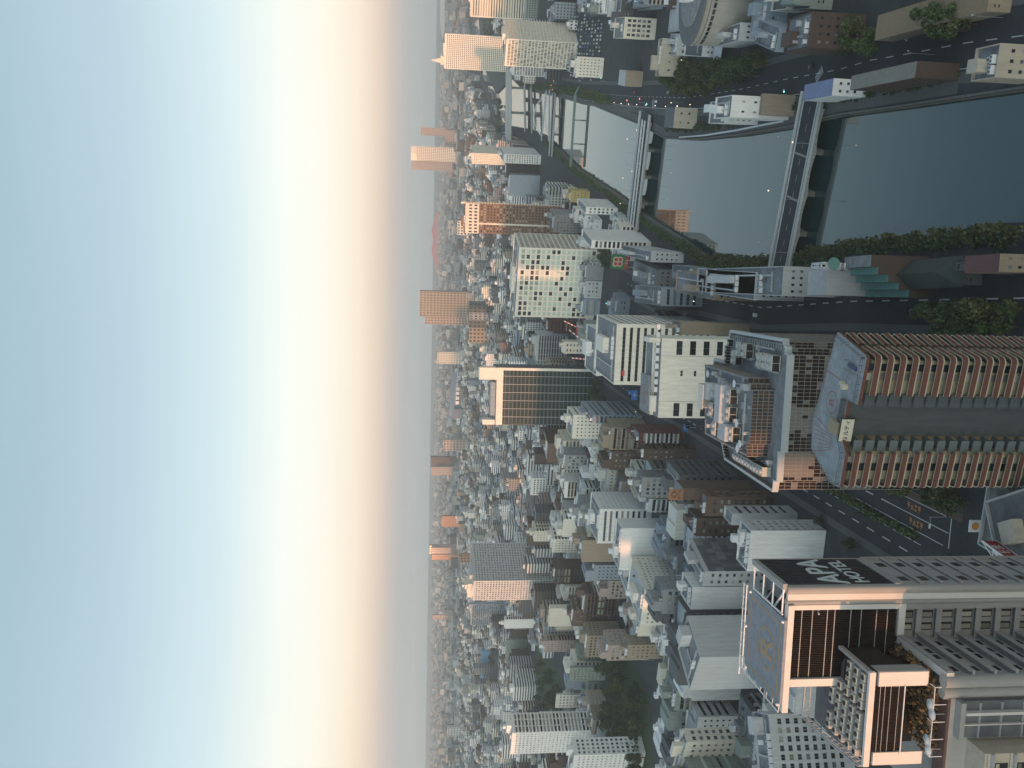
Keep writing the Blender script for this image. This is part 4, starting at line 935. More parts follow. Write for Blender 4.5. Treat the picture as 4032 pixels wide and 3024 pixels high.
B('plain_grey_block', 'plain grey block with three dark windows left of the nearest bridge', 3095, 1166, 1048, 1040, 21, 'pale grey', 'small', 'small', xbot=3205, yaw=-7, seed=3)
# teal stepped building with circular sign
r, x0, x1, dp = B('teal_stepped_building', 'stepped building with teal stripes, brown front and a round teal sign lettered kounan', 3432, 1050, 1003, 998, 20, 'dark brown', 'blank', 'small', xbot=3540, yaw=-6, depth=17, roof=False)
TEAL = wm('teal')
for k in range(4):
    s0 = x0-2.3*k; q = MB(); q.prism([(s0-2.3, 4*k*.0), (s0, 0), (s0, dp+3*k), (s0-2.3, dp+3*k)], 0, 17.6-3.6*k); q.build('stepped_wing', [wm('teal'), wm('brown')][0:1], r)
    q = MB(); q.box(s0-2.3, s0, -.12, 0, 0, 17.5-3.6*k); q.build('brown_front', wm('dark brown'), r)
    for j in range(5): q = MB(); q.box(s0-2.36, s0-2.3, 1.5+j*3.7, 4.1+j*3.7, 14.7-3.6*k, 16.4-3.6*k); q.build('window', GL, r)
q = MB(); q.box(x0-9, x0-.2, dp+9.5, dp+24, 0, 21); q.build('rear_block', wm('pale grey'), r)
q = MB(); q.box(x0, x1-2, 16, 16.5, 20, 27); q.build('sign_board', wm('pale grey'), r)
q = MB(); q.cyl(0, 0, 0, .1, 2.1, n=28); o = q.build('round_emblem', TEAL, r, ((x0+x1)/2-.5, 15.98, 24.2)); o.rotation_euler = (rad(90), 0, 0)
text('sign_letters', 'kounan', 1.9, plain('black letters', (.02, .02, .025), .5), r, ((x0+x1)/2, 15.9, 21.3), (rad(90), 0, 0), .03, .03)
q = MB()
for (a, c) in (((x0, 19, 27), (x1-2, 19, 27)), ((x0, 26, 27), (x1-2, 26, 27)), ((x0, 19, 27), (x0, 26, 27)), ((x1-2, 19, 27), (x1-2, 26, 27)), ((x0, 19, 27), (x1-2, 26, 27)), ((x0, 26, 27), (x1-2, 19, 27)), ((x0, 22.5, 27), (x1-2, 22.5, 27)), ((x0, 16.4, 27), (x0, 19, 27)), ((x1-2, 16.4, 27), (x1-2, 19, 27))): q.bar(a, c, .4)
for (x, y) in ((x0, 19), (x1-2, 19), (x0, 26), (x1-2, 26)): q.bar((x, y, 14), (x, y, 27), .4)
q.build('sign_frame', WHITEM, r)
hp, x0, x1, dp = B('dark_hip_roof_house', 'low dark green pitched roof building beside the teal stepped building', 3790, 1122, 1016, 1010, 6.5, 'dark grey', 'small', 'small', xbot=3850, yaw=-5, depth=31, roofm=ROOFD, roof=False)
q = MB(); mx2 = (x0+x1)/2; e = .7
q.v += [(x0-e, -e, 6.5), (x1+e, -e, 6.5), (x1+e, dp+e, 6.5), (x0-e, dp+e, 6.5), (mx2, 5, 11.5), (mx2, dp-5, 11.5)]; q.f += [(0, 1, 4), (1, 2, 5, 4), (2, 3, 5), (3, 0, 4, 5)]; q.m += [0]*4; q.build('roof', wallmat('dark green roof', (.035, .05, .045), .8), hp)
B('grey_kiosk_block', 'small grey block with cluttered roof between the dark pitched roof and the maroon roof', 3830, 1060, 1030, 1026, 9, 'dark grey', 'small', 'blank', xbot=3860, yaw=-5, depth=6)
B('maroon_roof_block', 'small block with a maroon roof and white edge near the left river bank', 3938, 1070, 998, 990, 13, 'tan', 'small', 'small', xbot=4032, yaw=-6, depth=14, roofm=wallmat('maroon roof', (.14, .065, .065), .8), roof=False)
# -- left-hand city
B('ribbed_dark_office', 'dark office with fine horizontal ribs and a pale blue flat roof', 2684, 1985, 1872, 1808, 30, 'dark grey', 'ribbon', 'ribbon', xbot=2935, yaw=-14, panes=(GL, GLG))
rs, x0, x1, dp = B('thin_brown_wall_building', 'very thin tall brown building with a diamond emblem on its roof sign', 2690, 1968, 1922, 1896, 36, 'brown', 'blank', 'blank', xbot=3030, yaw=-12, depth=12, roof=False)
q = MB(); q.box(x0, x1-.5, -.6, 0, 36, 43); sgn = q.build('sign_board', wm('orange brown'), rs); q = MB()
for a, c in (((-1.7, 0), (0, 1.7)), ((0, 1.7), (1.7, 0)), ((1.7, 0), (0, -1.7)), ((0, -1.7), (-1.7, 0))): q.bar(((x0+x1)/2+a[0], -.7, 40.4+a[1]*.9), ((x0+x1)/2+c[0], -.7, 40.4+c[1]*.9), .4)
q.build('diamond_emblem', plain('olive emblem', (.10, .07, .02), .6), sgn); text('sign_letters', 'ホテル', 1.6, plain('dark brown letters', (.06, .03, .03), .6), sgn, ((x0+x1)/2, -.66, 37.6), (rad(90), 0, 0), .02, .03)
B('brown_window_block', 'brown block with tall pale blue windows right below the diamond sign', 2790, 2032, 1956, 1930, 31, 'brown', 'pair', 'tall', xbot=2990, yaw=-12, panes=(GL2, GL))
B('brick_brown_annex', 'lower dark brick annex attached left of the brown window block', 2752, 2112, 2040, 2034, 26, 'brown', 'pair', 'blank', xbot=2870, yaw=-12, panes=(GL2, GL), depth=14)
B('white_slot_building', 'slim pale building with slanted slots and round machines in its open roof', 2892, 2068, 2022, 1990, 28, 'pale grey', 'blank', 'ribbon', xbot=3140, yaw=-12)
B('green_window_office', 'office with greenish glass right face and a large blank pale front', 2966, 2250, 2090, 2046, 30, 'white', 'blank', 'grid', xbot=3262, yaw=-12, panes=(GL2, GLG))
pt = B('patchwork_metal_building', 'grey building clad in overlapping metal sheets with a pale open roof', 2783, 2308, 2250, 2120, 34, 'pale grey', 'pair', 'patch', xbot=2930, yaw=-24, roof=True)
r, x0, x1, dp = pt; rr = random.Random(2)
q = MB()
for i in range(9):
    for j in range(9):
        y0 = dp*i/9; z0 = 33*j/9; o = rr.choice((.05, .12, .2)); q.box(x1, x1+o, y0, y0+dp/9-.02, z0, z0+33/9-.02, rr.choice((0, 1, 2)))
q.build('metal_sheets', [wallmat('sheet light', (.22, .235, .24), .5), wallmat('sheet mid', (.17, .18, .19), .5), wallmat('sheet dark', (.12, .13, .14), .5)], r)
B('pale_curved_block', 'tall pale curved-looking blank front left of the metal sheet building', 2735, 2400, 2312, 2300, 37, 'white', 'blank', 'blank', xbot=2905, yaw=-12, depth=16)
B('l_shaped_white_building', 'building with wide grey panelled side and plain white front, just above the R helipad', 2765, 2717, 2588, 2424, 44, 'pale grey', 'blank', 'blank', xbot=2960, yaw=-35)
B('blank_box_building', 'pale boxy building with a blank front and blue grey side, open roof with antennas', 2454, 2245, 2080, 2040, 35, 'white', 'blank', 'blank', xbot=2545, yaw=-12)
B('wide_tan_block', 'wide blank tan block with a thin maroon base line', 2300, 2213, 2128, 2120, 38, 'tan', 'blank', 'small', xbot=2400, yaw=-14, depth=26)
B('white_stepped_offices', 'stepped white offices with dark ribbon windows and a blue grey roof', 2367, 2140, 2004, 1936, 36, 'white', 'ribbon', 'small', xbot=2480, yaw=-14)
B('pale_twin_block', 'pale block with round-edged roof, left one of the bright pair by the small park', 2108, 2132, 2092, 2050, 40, 'cream', 'small', 'balc', xbot=2165)
B('white_square_window_block', 'bright white block with small square windows beneath the pale grey tower', 2180, 2176, 2124, 2074, 35, 'ivory', 'small', 'balc', xbot=2240)
pg = B('pale_grey_apartment_tower', 'twin apartment tower, right half grey lattice, left half lit orange', 1868, 2364, 2288, 2138, 95, 'pale grey', 'grid', 'grid', xbot=2190, yaw=-28)
B('orange_lit_tower_core', 'small square penthouse tower lit orange behind the pale grey twin tower', 1845, 2352, 2300, 2290, 100, 'cream', 'small', 'small', xbot=1870, yaw=-28, depth=16)
B('brown_window_hotel', 'brown hotel with rows of small windows left of the dark apartment slab', 2262, 2466, 2402, 2345, 34, 'brown', 'small', 'balc', xbot=2440, yaw=-24, panes=(GL3, GL))
B('orange_blank_gable', 'blank cream gable lit orange right above the brown hotel', 2170, 2467, 2396, 2380, 43, 'cream', 'blank', 'blank', xbot=2255, yaw=-24)
B('dark_balcony_slab', 'dark brown slab with deep balconies below the pale grey tower', 2190, 2300, 2240, 2200, 36, 'dark brown', 'balc', 'blank', xbot=2300, balccol='dark brown')
B('grey_blade_office', 'slim grey office with vertical dark slots left of the twin tower', 1858, 2462, 2380, 2370, 70, 'blue grey', 'fins', 'blank', xbot=1985, yaw=-24)
B('white_rounded_slab', 'white slab with a rounded grey top left of the slim grey office', 1990, 2475, 2440, 2425, 46, 'white', 'blank', 'balc', xbot=2100, yaw=-24)
B('tan_dotted_block', 'small tan block dotted with little windows above the big left park', 2478, 2597, 2540, 2500, 26, 'tan', 'small', 'small', xbot=2545, yaw=-18)
B('blue_white_tower', 'tall slim tower with blue grey strip, brown windows and white front at the left edge', 2022, 2970, 2886, 2808, 80, 'white', 'small', 'balc', xbot=2300, yaw=-30, panes=(GL, GL3))
B('white_lattice_tower', 'white block with a bold grey lattice side at the lower left corner of the city', 2266, 3070, 2974, 2906, 50, 'white', 'small', 'grid', xbot=2500, yaw=-30)
B('cream_open_roof_block', 'cream block with an open framed roof below the big left park', 2712, 3075, 2922, 2868, 38, 'cream', 'pair', 'grid', xbot=2880, yaw=-32)
B('fan_window_office', 'long pale office with two rows of dark square windows, angled at lower left', 3035, 3050, 2812, 2800, 30, 'pale grey', 'grid', 'small', xbot=3200, yaw=18, depth=16)
B('balcony_stack_block', 'grey block with two stacks of slanted balconies left of the white angular building', 2670, 2798, 2722, 2712, 28, 'greenish grey', 'balc', 'small', xbot=2860, yaw=-16, depth=18)
B('grey_grid_far_block', 'wide grey gridded block on the far side of the narrow park', 1996, 2592, 2522, 2515, 30, 'greenish grey', 'small', 'small', xbot=2105, yaw=-24)
B('blue_warehouse', 'long bright blue warehouse in the distance', 1895, 2680, 2563, 2555, 20, wallmat('bright blue sheet', (.14, .34, .55), .6), 'blank', 'blank', xbot=1962, yaw=-20, roofm=wallmat('blue roof', (.18, .40, .58), .6), roof=False)
B('white_octagon_block', 'pinkish white block with chamfered corners and a square brown inset', 2196, 2788, 2738, 2730, 28, 'ivory', 'pair', 'small', xbot=2275, yaw=-24)
B('olive_dotted_block', 'olive grey block dotted with square windows', 2252, 2682, 2630, 2620, 30, 'greenish grey', 'small', 'small', xbot=2365, yaw=-24)
B('pink_brick_block', 'pinkish brown brick block with a white strip near the narrow park', 2150, 2568, 2524, 2498, 34, 'pinkish', 'small', 'balc', xbot=2270, yaw=-24)
B('white_perforated_block', 'white block with small dark windows and a shadowed right wing', 2262, 1727, 1634, 1600, 42, 'ivory', 'small', 'ribbon', xbot=2350, yaw=-12)
B('dark_banded_block', 'block banded in dark blue and white beside the white perforated block', 2338, 1668, 1636, 1578, 36, 'blue grey', 'balc', 'ribbon', xbot=2530, yaw=-12)
B('cream_balcony_block', 'cream block with boxy balconies behind the white perforated block', 2222, 1842, 1736, 1690, 36, 'cream', 'balc', 'grid', xbot=2280, yaw=-16)
B('black_window_block', 'white framed block with large black windows and a blue sheet on its roof', 2096, 1950, 1884, 1856, 36, 'white', 'grid', 'grid', xbot=2170, panes=(GL,))
B('red_balcony_apartments', 'dark red apartments with white balcony fronts beside the avenue', 2522, 1745, 1704, 1668, 27, 'maroon', 'balc', 'small', xbot=2650, yaw=-12, balccol='white')
B('dark_brown_roof_block', 'long dark brown block left of the red apartments', 2542, 1812, 1768, 1748, 30, 'dark brown', 'small', 'balc', xbot=2700, yaw=-13)
B('white_top_storey_block', 'grey block with windows stacked beneath a white roof cabin', 2535, 1955, 1880, 1850, 29, 'grey', 'grid', 'small', xbot=2640, yaw=-14)
B('big_brown_wall_block', 'brown windowless block right of the blank pale building', 2688, 1318, 1268, 1262, 34, 'tan', 'blank', 'small', xbot=2860, yaw=-7, depth=14)
B('silver_curved_roof_hall', 'bright white hall with sunlit roof boxes above the white bank building', 2360, 1480, 1300, 1275, 36, 'white', 'ribbon', 'small', xbot=2440, yaw=-10)
B('grey_sheeted_hall', 'pale grey hall wrapped in striped sheeting', 2118, 1420, 1320, 1300, 34, 'pale grey', 'balc', 'blank', xbot=2190, yaw=-20)
B('green_roof_block', 'maroon block with a mint green domed roof', 2162, 1305, 1262, 1258, 34, 'maroon', 'ribbon', 'blank', xbot=2270, yaw=-14, depth=26, roofm=wallmat('mint roof', (.20, .38, .32), .7))
B('red_cross_white_cabin', 'small pale cabin tower with teal screens near the red cranes', 2222, 1392, 1346, 1340, 30, 'cream', 'pair', 'small', xbot=2262, yaw=-14, depth=12)
# -- right bank
def RBk(*a, **k): return B(*a, **k)
RBk('cream_school_block', 'cream stone block with deep arched windows at the top edge', 2452, 152, 62, 20, 22, 'cream', 'tall', 'grid', xbot=2600, side='L', yaw=-20, depth=30) if False else None
RBk('cream_stone_office', 'cream stone office with two rows of dark windows near the oval building', 2458, 152, 150, 66, 22, 'cream', 'tall', 'small', xbot=2600, side='L', yaw=-22, depth=34)
RBk('long_beige_block', 'long beige wall block with a pale blue roof strip', 2600, 300, 298, 150, 16, 'beige', 'dots', 'blank', xbot=2680, side='L', yaw=-18, depth=9)
RBk('brown_and_white_hall', 'hall with a white ribbed roof and a brown front beside the river road', 2460, 343, 340, 278, 13, 'tan', 'blank', 'blank', xbot=2510, side='L', yaw=-22, depth=24, roofm=METAL, roof=False)
RBk('pale_signal_office', 'pale white office block with five small slots next to the hotel slab', 2270, 305, 302, 222, 24, 'ivory', 'small', 'blank', xbot=2310, side='L', yaw=-22, depth=12)
RBk('roof_pool_house', 'small block with a navy roof basin and white rim on the river bank', 2650, 510, 504, 422, 14, 'beige', 'dots', 'small', xbot=2735, side='L', yaw=-18, depth=20, roof=False, roofm=wallmat('navy basin', (.035, .05, .08), .5))
RBk('square_dotted_white_block', 'white block with a grid of small square windows on the right river bank', 2882, 468, 462, 374, 26, 'white', 'dots', 'small', xbot=2995, side='L', yaw=-16, depth=22, seed=12)
RBk('cabin_roof_block', 'white block with beige cabins on its roof left of the navy basin block', 2858, 494, 486, 396, 16, 'white', 'small', 'balc', xbot=2900, side='L', yaw=-17, depth=24, seed=5)
RBk('taupe_corner_block', 'taupe corner block with a yellow sign beside the nearest bridge', 3004, 458, 452, 368, 14, 'tan', 'blank', 'small', xbot=3070, side='L', yaw=-14, depth=2.5)
RBk('blue_solar_block', 'low block with bright blue roof panels at the head of the nearest bridge', 3275, 382, 376, 308, 13, 'white', 'small', 'small', xbot=3330, side='L', yaw=-14, depth=24, roofm=wallmat('blue roof panels', (.13, .18, .34), .4), roof=False)
RBk('long_narrow_brown_block', 'long narrow dark brown block with a cream stair top on the right bank', 3602, 312, 306, 240, 14, 'dark brown', 'blank', 'small', xbot=3760, side='L', yaw=-14, depth=40, roofm=wallmat('ribbed beige roof', (.22, .21, .18), .8), roof=False)
RBk('big_brown_brick_block', 'big dark brown brick block with pale edge on the right bank', 3190, 190, 186, 44, 20, 'dark brown', 'small', 'small', xbot=3340, side='L', yaw=-16, depth=22, seed=2)
RBk('grey_teal_slant_block', 'grey block with a slanted teal roof and three dark slits', 3060, 226, 205, 110, 19, 'blue grey', 'blank', 'blank', xbot=3150, side='L', yaw=-30, depth=26)
RBk('pale_flat_grey_hall', 'pale flat grey hall beside the oval building', 2915, 168, 160, 88, 12, 'pale grey', 'small', 'small', xbot=2920, side='L', yaw=-17, depth=34, seed=21)
RBk('tan_wall_building', 'long tan roofed building along the top right edge', 3885, 50, 45, -80, 7, 'tan', 'small', 'small', xbot=3950, side='L', yaw=-15, depth=60, roofm=wallmat('tan roof', (.26, .19, .12), .85), roof=False)
RBk('beige_railed_block', 'beige block with white roof rails in the top right corner', 3930, 310, 306, 170, 13, 'beige', 'small', 'small', xbot=4032, side='L', yaw=-14, depth=10)
# oval building
oc = G(2760, -75, 24); ov = empty('oval_building', (oc.x, oc.y, 0), rad(-20), 'oval pale building with a dark ring roof at the top right edge', 'building')
q = MB(); n = 48; E_ = lambda a, k: (math.cos(a)*30*k, math.sin(a)*24*k)
q.prism([E_(2*math.pi*i/n, 1) for i in range(n)], 0, 24); q.prism([E_(2*math.pi*i/n, .985) for i in range(n)], 24.3, 26.6); q.build('wall', wallmat('oval concrete', (.34, .33, .29)), ov)
q = MB(); q.prism([E_(2*math.pi*i/n, 1.015) for i in range(n)], 26.6, 27.6); q.build('roof_ring', ROOFD, ov)
q = MB(); q.prism([E_(2*math.pi*i/n, .72) for i in range(n)], 27.6, 28.6); q.build('roof_deck', ROOF, ov); q = MB(); q.box(-10, 4, -6, 4, 28.6, 33); q.build('penthouse', wm('white'), ov)
for i in range(26): a = -math.pi*.05-math.pi*.9*i/26; w = MB(); w.box(-1.2, 1.2, -.12, .02, -.7, .7); x, y = E_(a, 1.0); link('window', w.mesh('window', GL), ov, (x, y, 22), a+math.pi/2)
HERO.append((Vector((oc.x, oc.y)), 38, None, oc.length, 0, oc, -34, 34, 26))
# white canopy, shed
cv = G(2830, 190, 4); r = empty('canopy', (cv.x, cv.y, 0), rad(-25), 'small flat white canopy on thin posts beside the long tree grove', 'canopy')
q = MB(); q.box(-7, 7, -6, 6, 4, 4.4); q.build('roof', WHITEM, r)
for x in (-6, 6):
    for y in (-5, 5): q = MB(); q.box(x-.15, x+.15, y-.15, y+.15, 0, 4); q.build('post', METAL, r)
# round emblem sign with clover flower
sgp = G(2418, 1030, 22); r = empty('clover_sign', (sgp.x, sgp.y, 0), rad(-22), 'green square rooftop sign with four red petals above a red strip', 'sign')
q = MB(); q.box(-5.5, 5.5, 0, .6, 14, 24); q.build('sign_board', plain('sign green', (.02, .16, .06), .5), r)
q = MB(); q.box(-5.5, 5.5, -.1, .5, 11.4, 14); q.build('sign_strip', plain('sign red', (.35, .05, .04), .5), r); text('sign_letters', 'まる', 2.0, WHITEM, r, (0, -.2, 12.6), (rad(90), 0, 0), .02)
for a in range(4):
    an = rad(45+90*a); q = MB(); q.cyl(0, 0, 0, .12, 2.1, n=20); q.cyl(0, 0, .12, .2, 1.35, n=20, mi=1); o = q.build('petal', [plain('petal cream', (.6, .5, .4), .6), plain('sign red', (.35, .05, .04), .5)], r, (2.3*math.cos(an), -.02, 19.2+2.3*math.sin(an))); o.rotation_euler = (rad(90), 0, 0)
for x in (-4, 4): q = MB(); q.box(x-.2, x+.2, .1, .5, 0, 11.4); q.build('post', METAL, r)
# petrol sign at the junction
sp2 = G(3848, 2072, 7); r = empty('petrol_sign', (sp2.x, sp2.y, 0), rad(-8), 'white roadside board with a yellow orange shell disc and red strip', 'sign')
q = MB(); q.box(-1.7, 1.7, 0, .5, 5.2, 9.2); q.build('sign_board', WHITEM, r); q = MB(); q.cyl(0, 0, 0, .08, 1.05, n=9); q.cyl(0, 0, .08, .12, .9, n=9, mi=1); o = q.build('emblem', [plain('sign red', (.35, .05, .04), .5), plain('shell yellow', (.62, .28, .04), .5)], r, (0, -.01, 7.6)); o.rotation_euler = (rad(90), 0, 0)
q = MB(); q.box(-1.6, 1.6, -.06, 0, 5.2, 5.9); q.build('sign_strip', plain('sign red', (.35, .05, .04), .5), r); q = MB(); q.box(-1.2, -.9, .1, .4, 0, 5.2); q.box(.9, 1.2, .1, .4, 0, 5.2); q.build('post', METAL, r)
# near junction buildings behind the hotel: concrete roof and framed red sign
jc = G(3960, 2075, 12); r = empty('junction_block', (jc.x, jc.y, 0), rad(-12), 'low block with stained concrete roof and cream roof unit at the road junction', 'building')
q = MB(); q.box(-8, 22, -28, 8, 0, 12); q.build('wall', wm('pale grey'), r); q = MB(); q.box(-8, 22, 7.6, 8, 12, 13); q.box(-8, -7.6, -28, 7.6, 12, 13); q.build('parapet', METAL, r)
q = MB(); q.box(-7.6, 22, -28, 7.6, 12.01, 12.05); q.build('roof', wallmat('stained concrete roof', (.17, .17, .155), .95, .6, .12, False), r)
jb = G(3998, 2092, 16.2); r = empty('corner_block', (jb.x, jb.y, 0), rad(20), 'grey corner block with a cream roof unit beside the white framed red sign', 'building')
q = MB(); q.box(-8, 9, -9, 8, 0, 16); q.build('wall', wm('grey'), r); q = MB(); q.box(-8, 9, 7.6, 8, 16, 17); q.box(-8, -7.6, -9, 7.6, 16, 17); q.box(8.6, 9, -9, 7.6, 16, 17); q.build('parapet', METAL, r)
q = MB(); q.box(-7.6, 8.6, -9, 7.6, 16.01, 16.05); q.build('roof', ROOFD, r)
q = MB(); q.box(-3, 2.5, -3, 2.5, 16.05, 18.6); q.build('roof_unit', wm('beige'), r)
jA, jB = G(3868, 2130, 21), G(3954, 2193, 21); dv_ = jA-jB; Lb = dv_.length; r2 = empty('rooftop_sign', (jB.x, jB.y, 17), math.atan2(dv_.y, dv_.x), 'red rooftop sign board with pale letters in a white triangular frame', 'sign')
q = MB(); q.box(0, Lb, 0, .3, .3, 3.7); q.build('sign_board', plain('deep red board', (.26, .02, .03), .5), r2); q = MB(); q.box(-.3, Lb+.3, -.08, .35, 3.7, 4.1); q.box(-.3, Lb+.3, -.08, .35, 0, .3)
for x in (0, Lb/2, Lb): q.bar((x, .2, 4.0), (x, 4.6, .2), .2); q.bar((x, .5, .3), (x, .5, -17), .25)
q.bar((0, 4.6, .2), (Lb/2, .2, 4.0), .16); q.bar((Lb, 4.6, .2), (Lb/2, .2, 4.0), .16); q.bar((0, 4.6, .2), (Lb, 4.6, .2), .16); q.build('sign_frame', WHITEM, r2)
text('sign_letters', 'Eま', 3.2, plain('pale letters', (.55, .5, .5), .5), r2, (Lb/2, -.05, 2.0), (rad(90), 0, 0), .03, .04)

# ---- far landmarks, several kilometres out
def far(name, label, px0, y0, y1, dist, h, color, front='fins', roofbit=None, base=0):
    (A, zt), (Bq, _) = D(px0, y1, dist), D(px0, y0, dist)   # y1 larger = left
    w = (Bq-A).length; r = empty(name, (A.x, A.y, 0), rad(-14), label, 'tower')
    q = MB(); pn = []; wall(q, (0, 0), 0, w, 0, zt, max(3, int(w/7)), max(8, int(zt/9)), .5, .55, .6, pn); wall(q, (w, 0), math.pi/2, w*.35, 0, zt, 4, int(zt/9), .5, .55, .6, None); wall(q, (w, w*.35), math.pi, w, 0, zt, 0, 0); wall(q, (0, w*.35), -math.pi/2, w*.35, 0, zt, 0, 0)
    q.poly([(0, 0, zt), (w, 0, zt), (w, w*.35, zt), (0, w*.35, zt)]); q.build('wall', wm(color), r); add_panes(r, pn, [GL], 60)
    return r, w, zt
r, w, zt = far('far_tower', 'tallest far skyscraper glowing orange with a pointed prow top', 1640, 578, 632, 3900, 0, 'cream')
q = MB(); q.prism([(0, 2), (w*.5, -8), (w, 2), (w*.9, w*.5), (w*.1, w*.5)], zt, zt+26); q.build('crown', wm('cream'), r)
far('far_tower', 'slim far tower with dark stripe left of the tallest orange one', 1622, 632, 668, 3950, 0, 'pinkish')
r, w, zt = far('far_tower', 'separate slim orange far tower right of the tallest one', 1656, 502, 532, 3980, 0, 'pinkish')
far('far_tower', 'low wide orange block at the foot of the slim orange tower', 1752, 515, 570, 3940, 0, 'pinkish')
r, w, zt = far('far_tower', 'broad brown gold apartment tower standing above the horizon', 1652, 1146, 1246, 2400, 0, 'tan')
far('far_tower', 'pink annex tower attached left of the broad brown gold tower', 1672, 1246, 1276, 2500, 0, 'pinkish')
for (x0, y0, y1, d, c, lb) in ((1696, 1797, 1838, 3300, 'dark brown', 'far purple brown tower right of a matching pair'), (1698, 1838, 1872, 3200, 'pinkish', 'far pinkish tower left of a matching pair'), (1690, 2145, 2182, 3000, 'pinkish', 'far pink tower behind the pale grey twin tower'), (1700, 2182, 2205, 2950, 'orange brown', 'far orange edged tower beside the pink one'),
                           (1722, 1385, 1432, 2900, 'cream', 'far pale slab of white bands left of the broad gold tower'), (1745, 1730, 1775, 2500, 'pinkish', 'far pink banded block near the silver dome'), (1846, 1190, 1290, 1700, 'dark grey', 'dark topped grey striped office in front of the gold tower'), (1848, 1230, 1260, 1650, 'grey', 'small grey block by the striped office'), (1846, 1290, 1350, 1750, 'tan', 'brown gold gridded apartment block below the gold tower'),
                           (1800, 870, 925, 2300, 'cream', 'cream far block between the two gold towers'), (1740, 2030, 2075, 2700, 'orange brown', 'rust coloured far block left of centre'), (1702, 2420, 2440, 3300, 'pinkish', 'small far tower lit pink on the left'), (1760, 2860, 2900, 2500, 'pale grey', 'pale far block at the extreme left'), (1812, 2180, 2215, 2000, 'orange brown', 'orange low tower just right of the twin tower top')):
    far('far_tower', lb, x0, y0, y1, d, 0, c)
# silver dome stadium
dc, _ = D(1765, 1565, 3000); r = empty('stadium_dome', (dc.x, dc.y, 0), 0, 'silver domed stadium with a wavy ribbed rim far away', 'stadium')
q = MB(); n = 40; prev = None
for j in range(7):
    a = j/6*math.pi/2; R2 = 92*math.cos(a); z = 38+24*math.sin(a); k = len(q.v)
    for i in range(n): q.v.append((R2*math.cos(2*math.pi*i/n), R2*math.sin(2*math.pi*i/n), z))
    if j:
        for i in range(n): q.f.append((k-n+i, k-n+(i+1) % n, k+(i+1) % n, k+i)); q.m.append(0)
q.build('dome', wallmat('dome grey', (.25, .26, .29), .5), r)
q = MB(); q.cyl(0, 0, 0, 30, 96, n=40); q.build('base', wm('grey'), r)
for i in range(40): a = 2*math.pi*i/40; w = MB(); w.box(-5.5, 5.5, -3, 3, 0, 12); o = link('rim_panel', w.mesh('rim_panel', wallmat('silver panel', (.75, .76, .78), .35, .1, .5, False, .2)), r, (101*math.cos(a), 101*math.sin(a), 29+3*math.sin(3*a)), a+math.pi/2)
# red arched bridge on the bay
A, _ = D(1712, 1060, 7500); Bq, _ = D(1700, 835, 7500); L = (Bq-A).length; r = empty('red_bridge', (A.x, A.y, 0), 0, 'long faded red truss bridge on the horizon', 'bridge'); q = MB()
f = lambda x: 48+40*math.exp(-((x/L-.33)/.17)**2)+40*math.exp(-((x/L-.68)/.17)**2)
for i in range(30):
    xa, xb = L*i/30, L*(i+1)/30; q.bar((xa, 0, f(xa)), (xb, 0, f(xb)), 14); q.bar((xa, 0, 45), (xb, 0, 45), 12); q.bar((xa, 0, 45), (xb, 0, f(xb)), 8)
q.build('truss', plain('bridge red', (.40, .07, .08), .7), r)
for k in (.3, .72): q = MB(); q.box(L*k-10, L*k+10, -10, 10, 0, 45); q.build('pier', CONC, r)
# construction cranes
CRR = plain('crane red', (.50, .05, .04), .6)
for i, (cx, cy, hh, ang, lb) in enumerate(((2275, 1290, 30, 70, 'red and white luffing crane, uppermost of three at the building site'), (2300, 1345, 32, 50, 'red and white luffing crane, middle of three at the building site'), (2310, 1415, 31, 85, 'red and white luffing crane, lowest of three at the building site'))):
    c = G(cx, cy, hh); r = empty('crane', (c.x, c.y, 0), rad(20*i), lb, 'crane', 'cranes at the building site'); q = MB()
    for x, y in ((-.8, -.8), (.8, -.8), (.8, .8), (-.8, .8)): q.bar((x, y, 0), (x, y, hh), .22)
    for k in range(int(hh/3)): q.bar((-.8, -.8, k*3), (.8, -.8, k*3+3), .15); q.bar((.8, .8, k*3), (-.8, .8, k*3+3), .15)
    q.build('mast', WHITEM, r); q = MB(); d = Vector((math.cos(rad(ang)), 0, math.sin(rad(50))))
    for k in range(8): q.bar(Vector((0, 0, hh))+d*1.9*k, Vector((0, 0, hh))+d*1.9*(k+1), .8, k % 2)
    q.build('jib', [CRR, WHITEM], r); q = MB(); q.box(-5, 0, -1, 1, hh-1.5, hh+1); q.build('counterweight', CRR, r)

for rect, d_ in (((2400, 2575, 2590, 3024), 620), ((2112, 2220, 2560, 2800), 1050), ((2330, 2400, 1470, 1575), 760), ((3350, 4032, 1940, 2330), 330), ((2040, 2110, 2090, 2160), 900)):
    HERO.append((Vector((0, 0)), 1, rect, d_, 0, Vector((-9999, -9999)), 0, 0, 0))

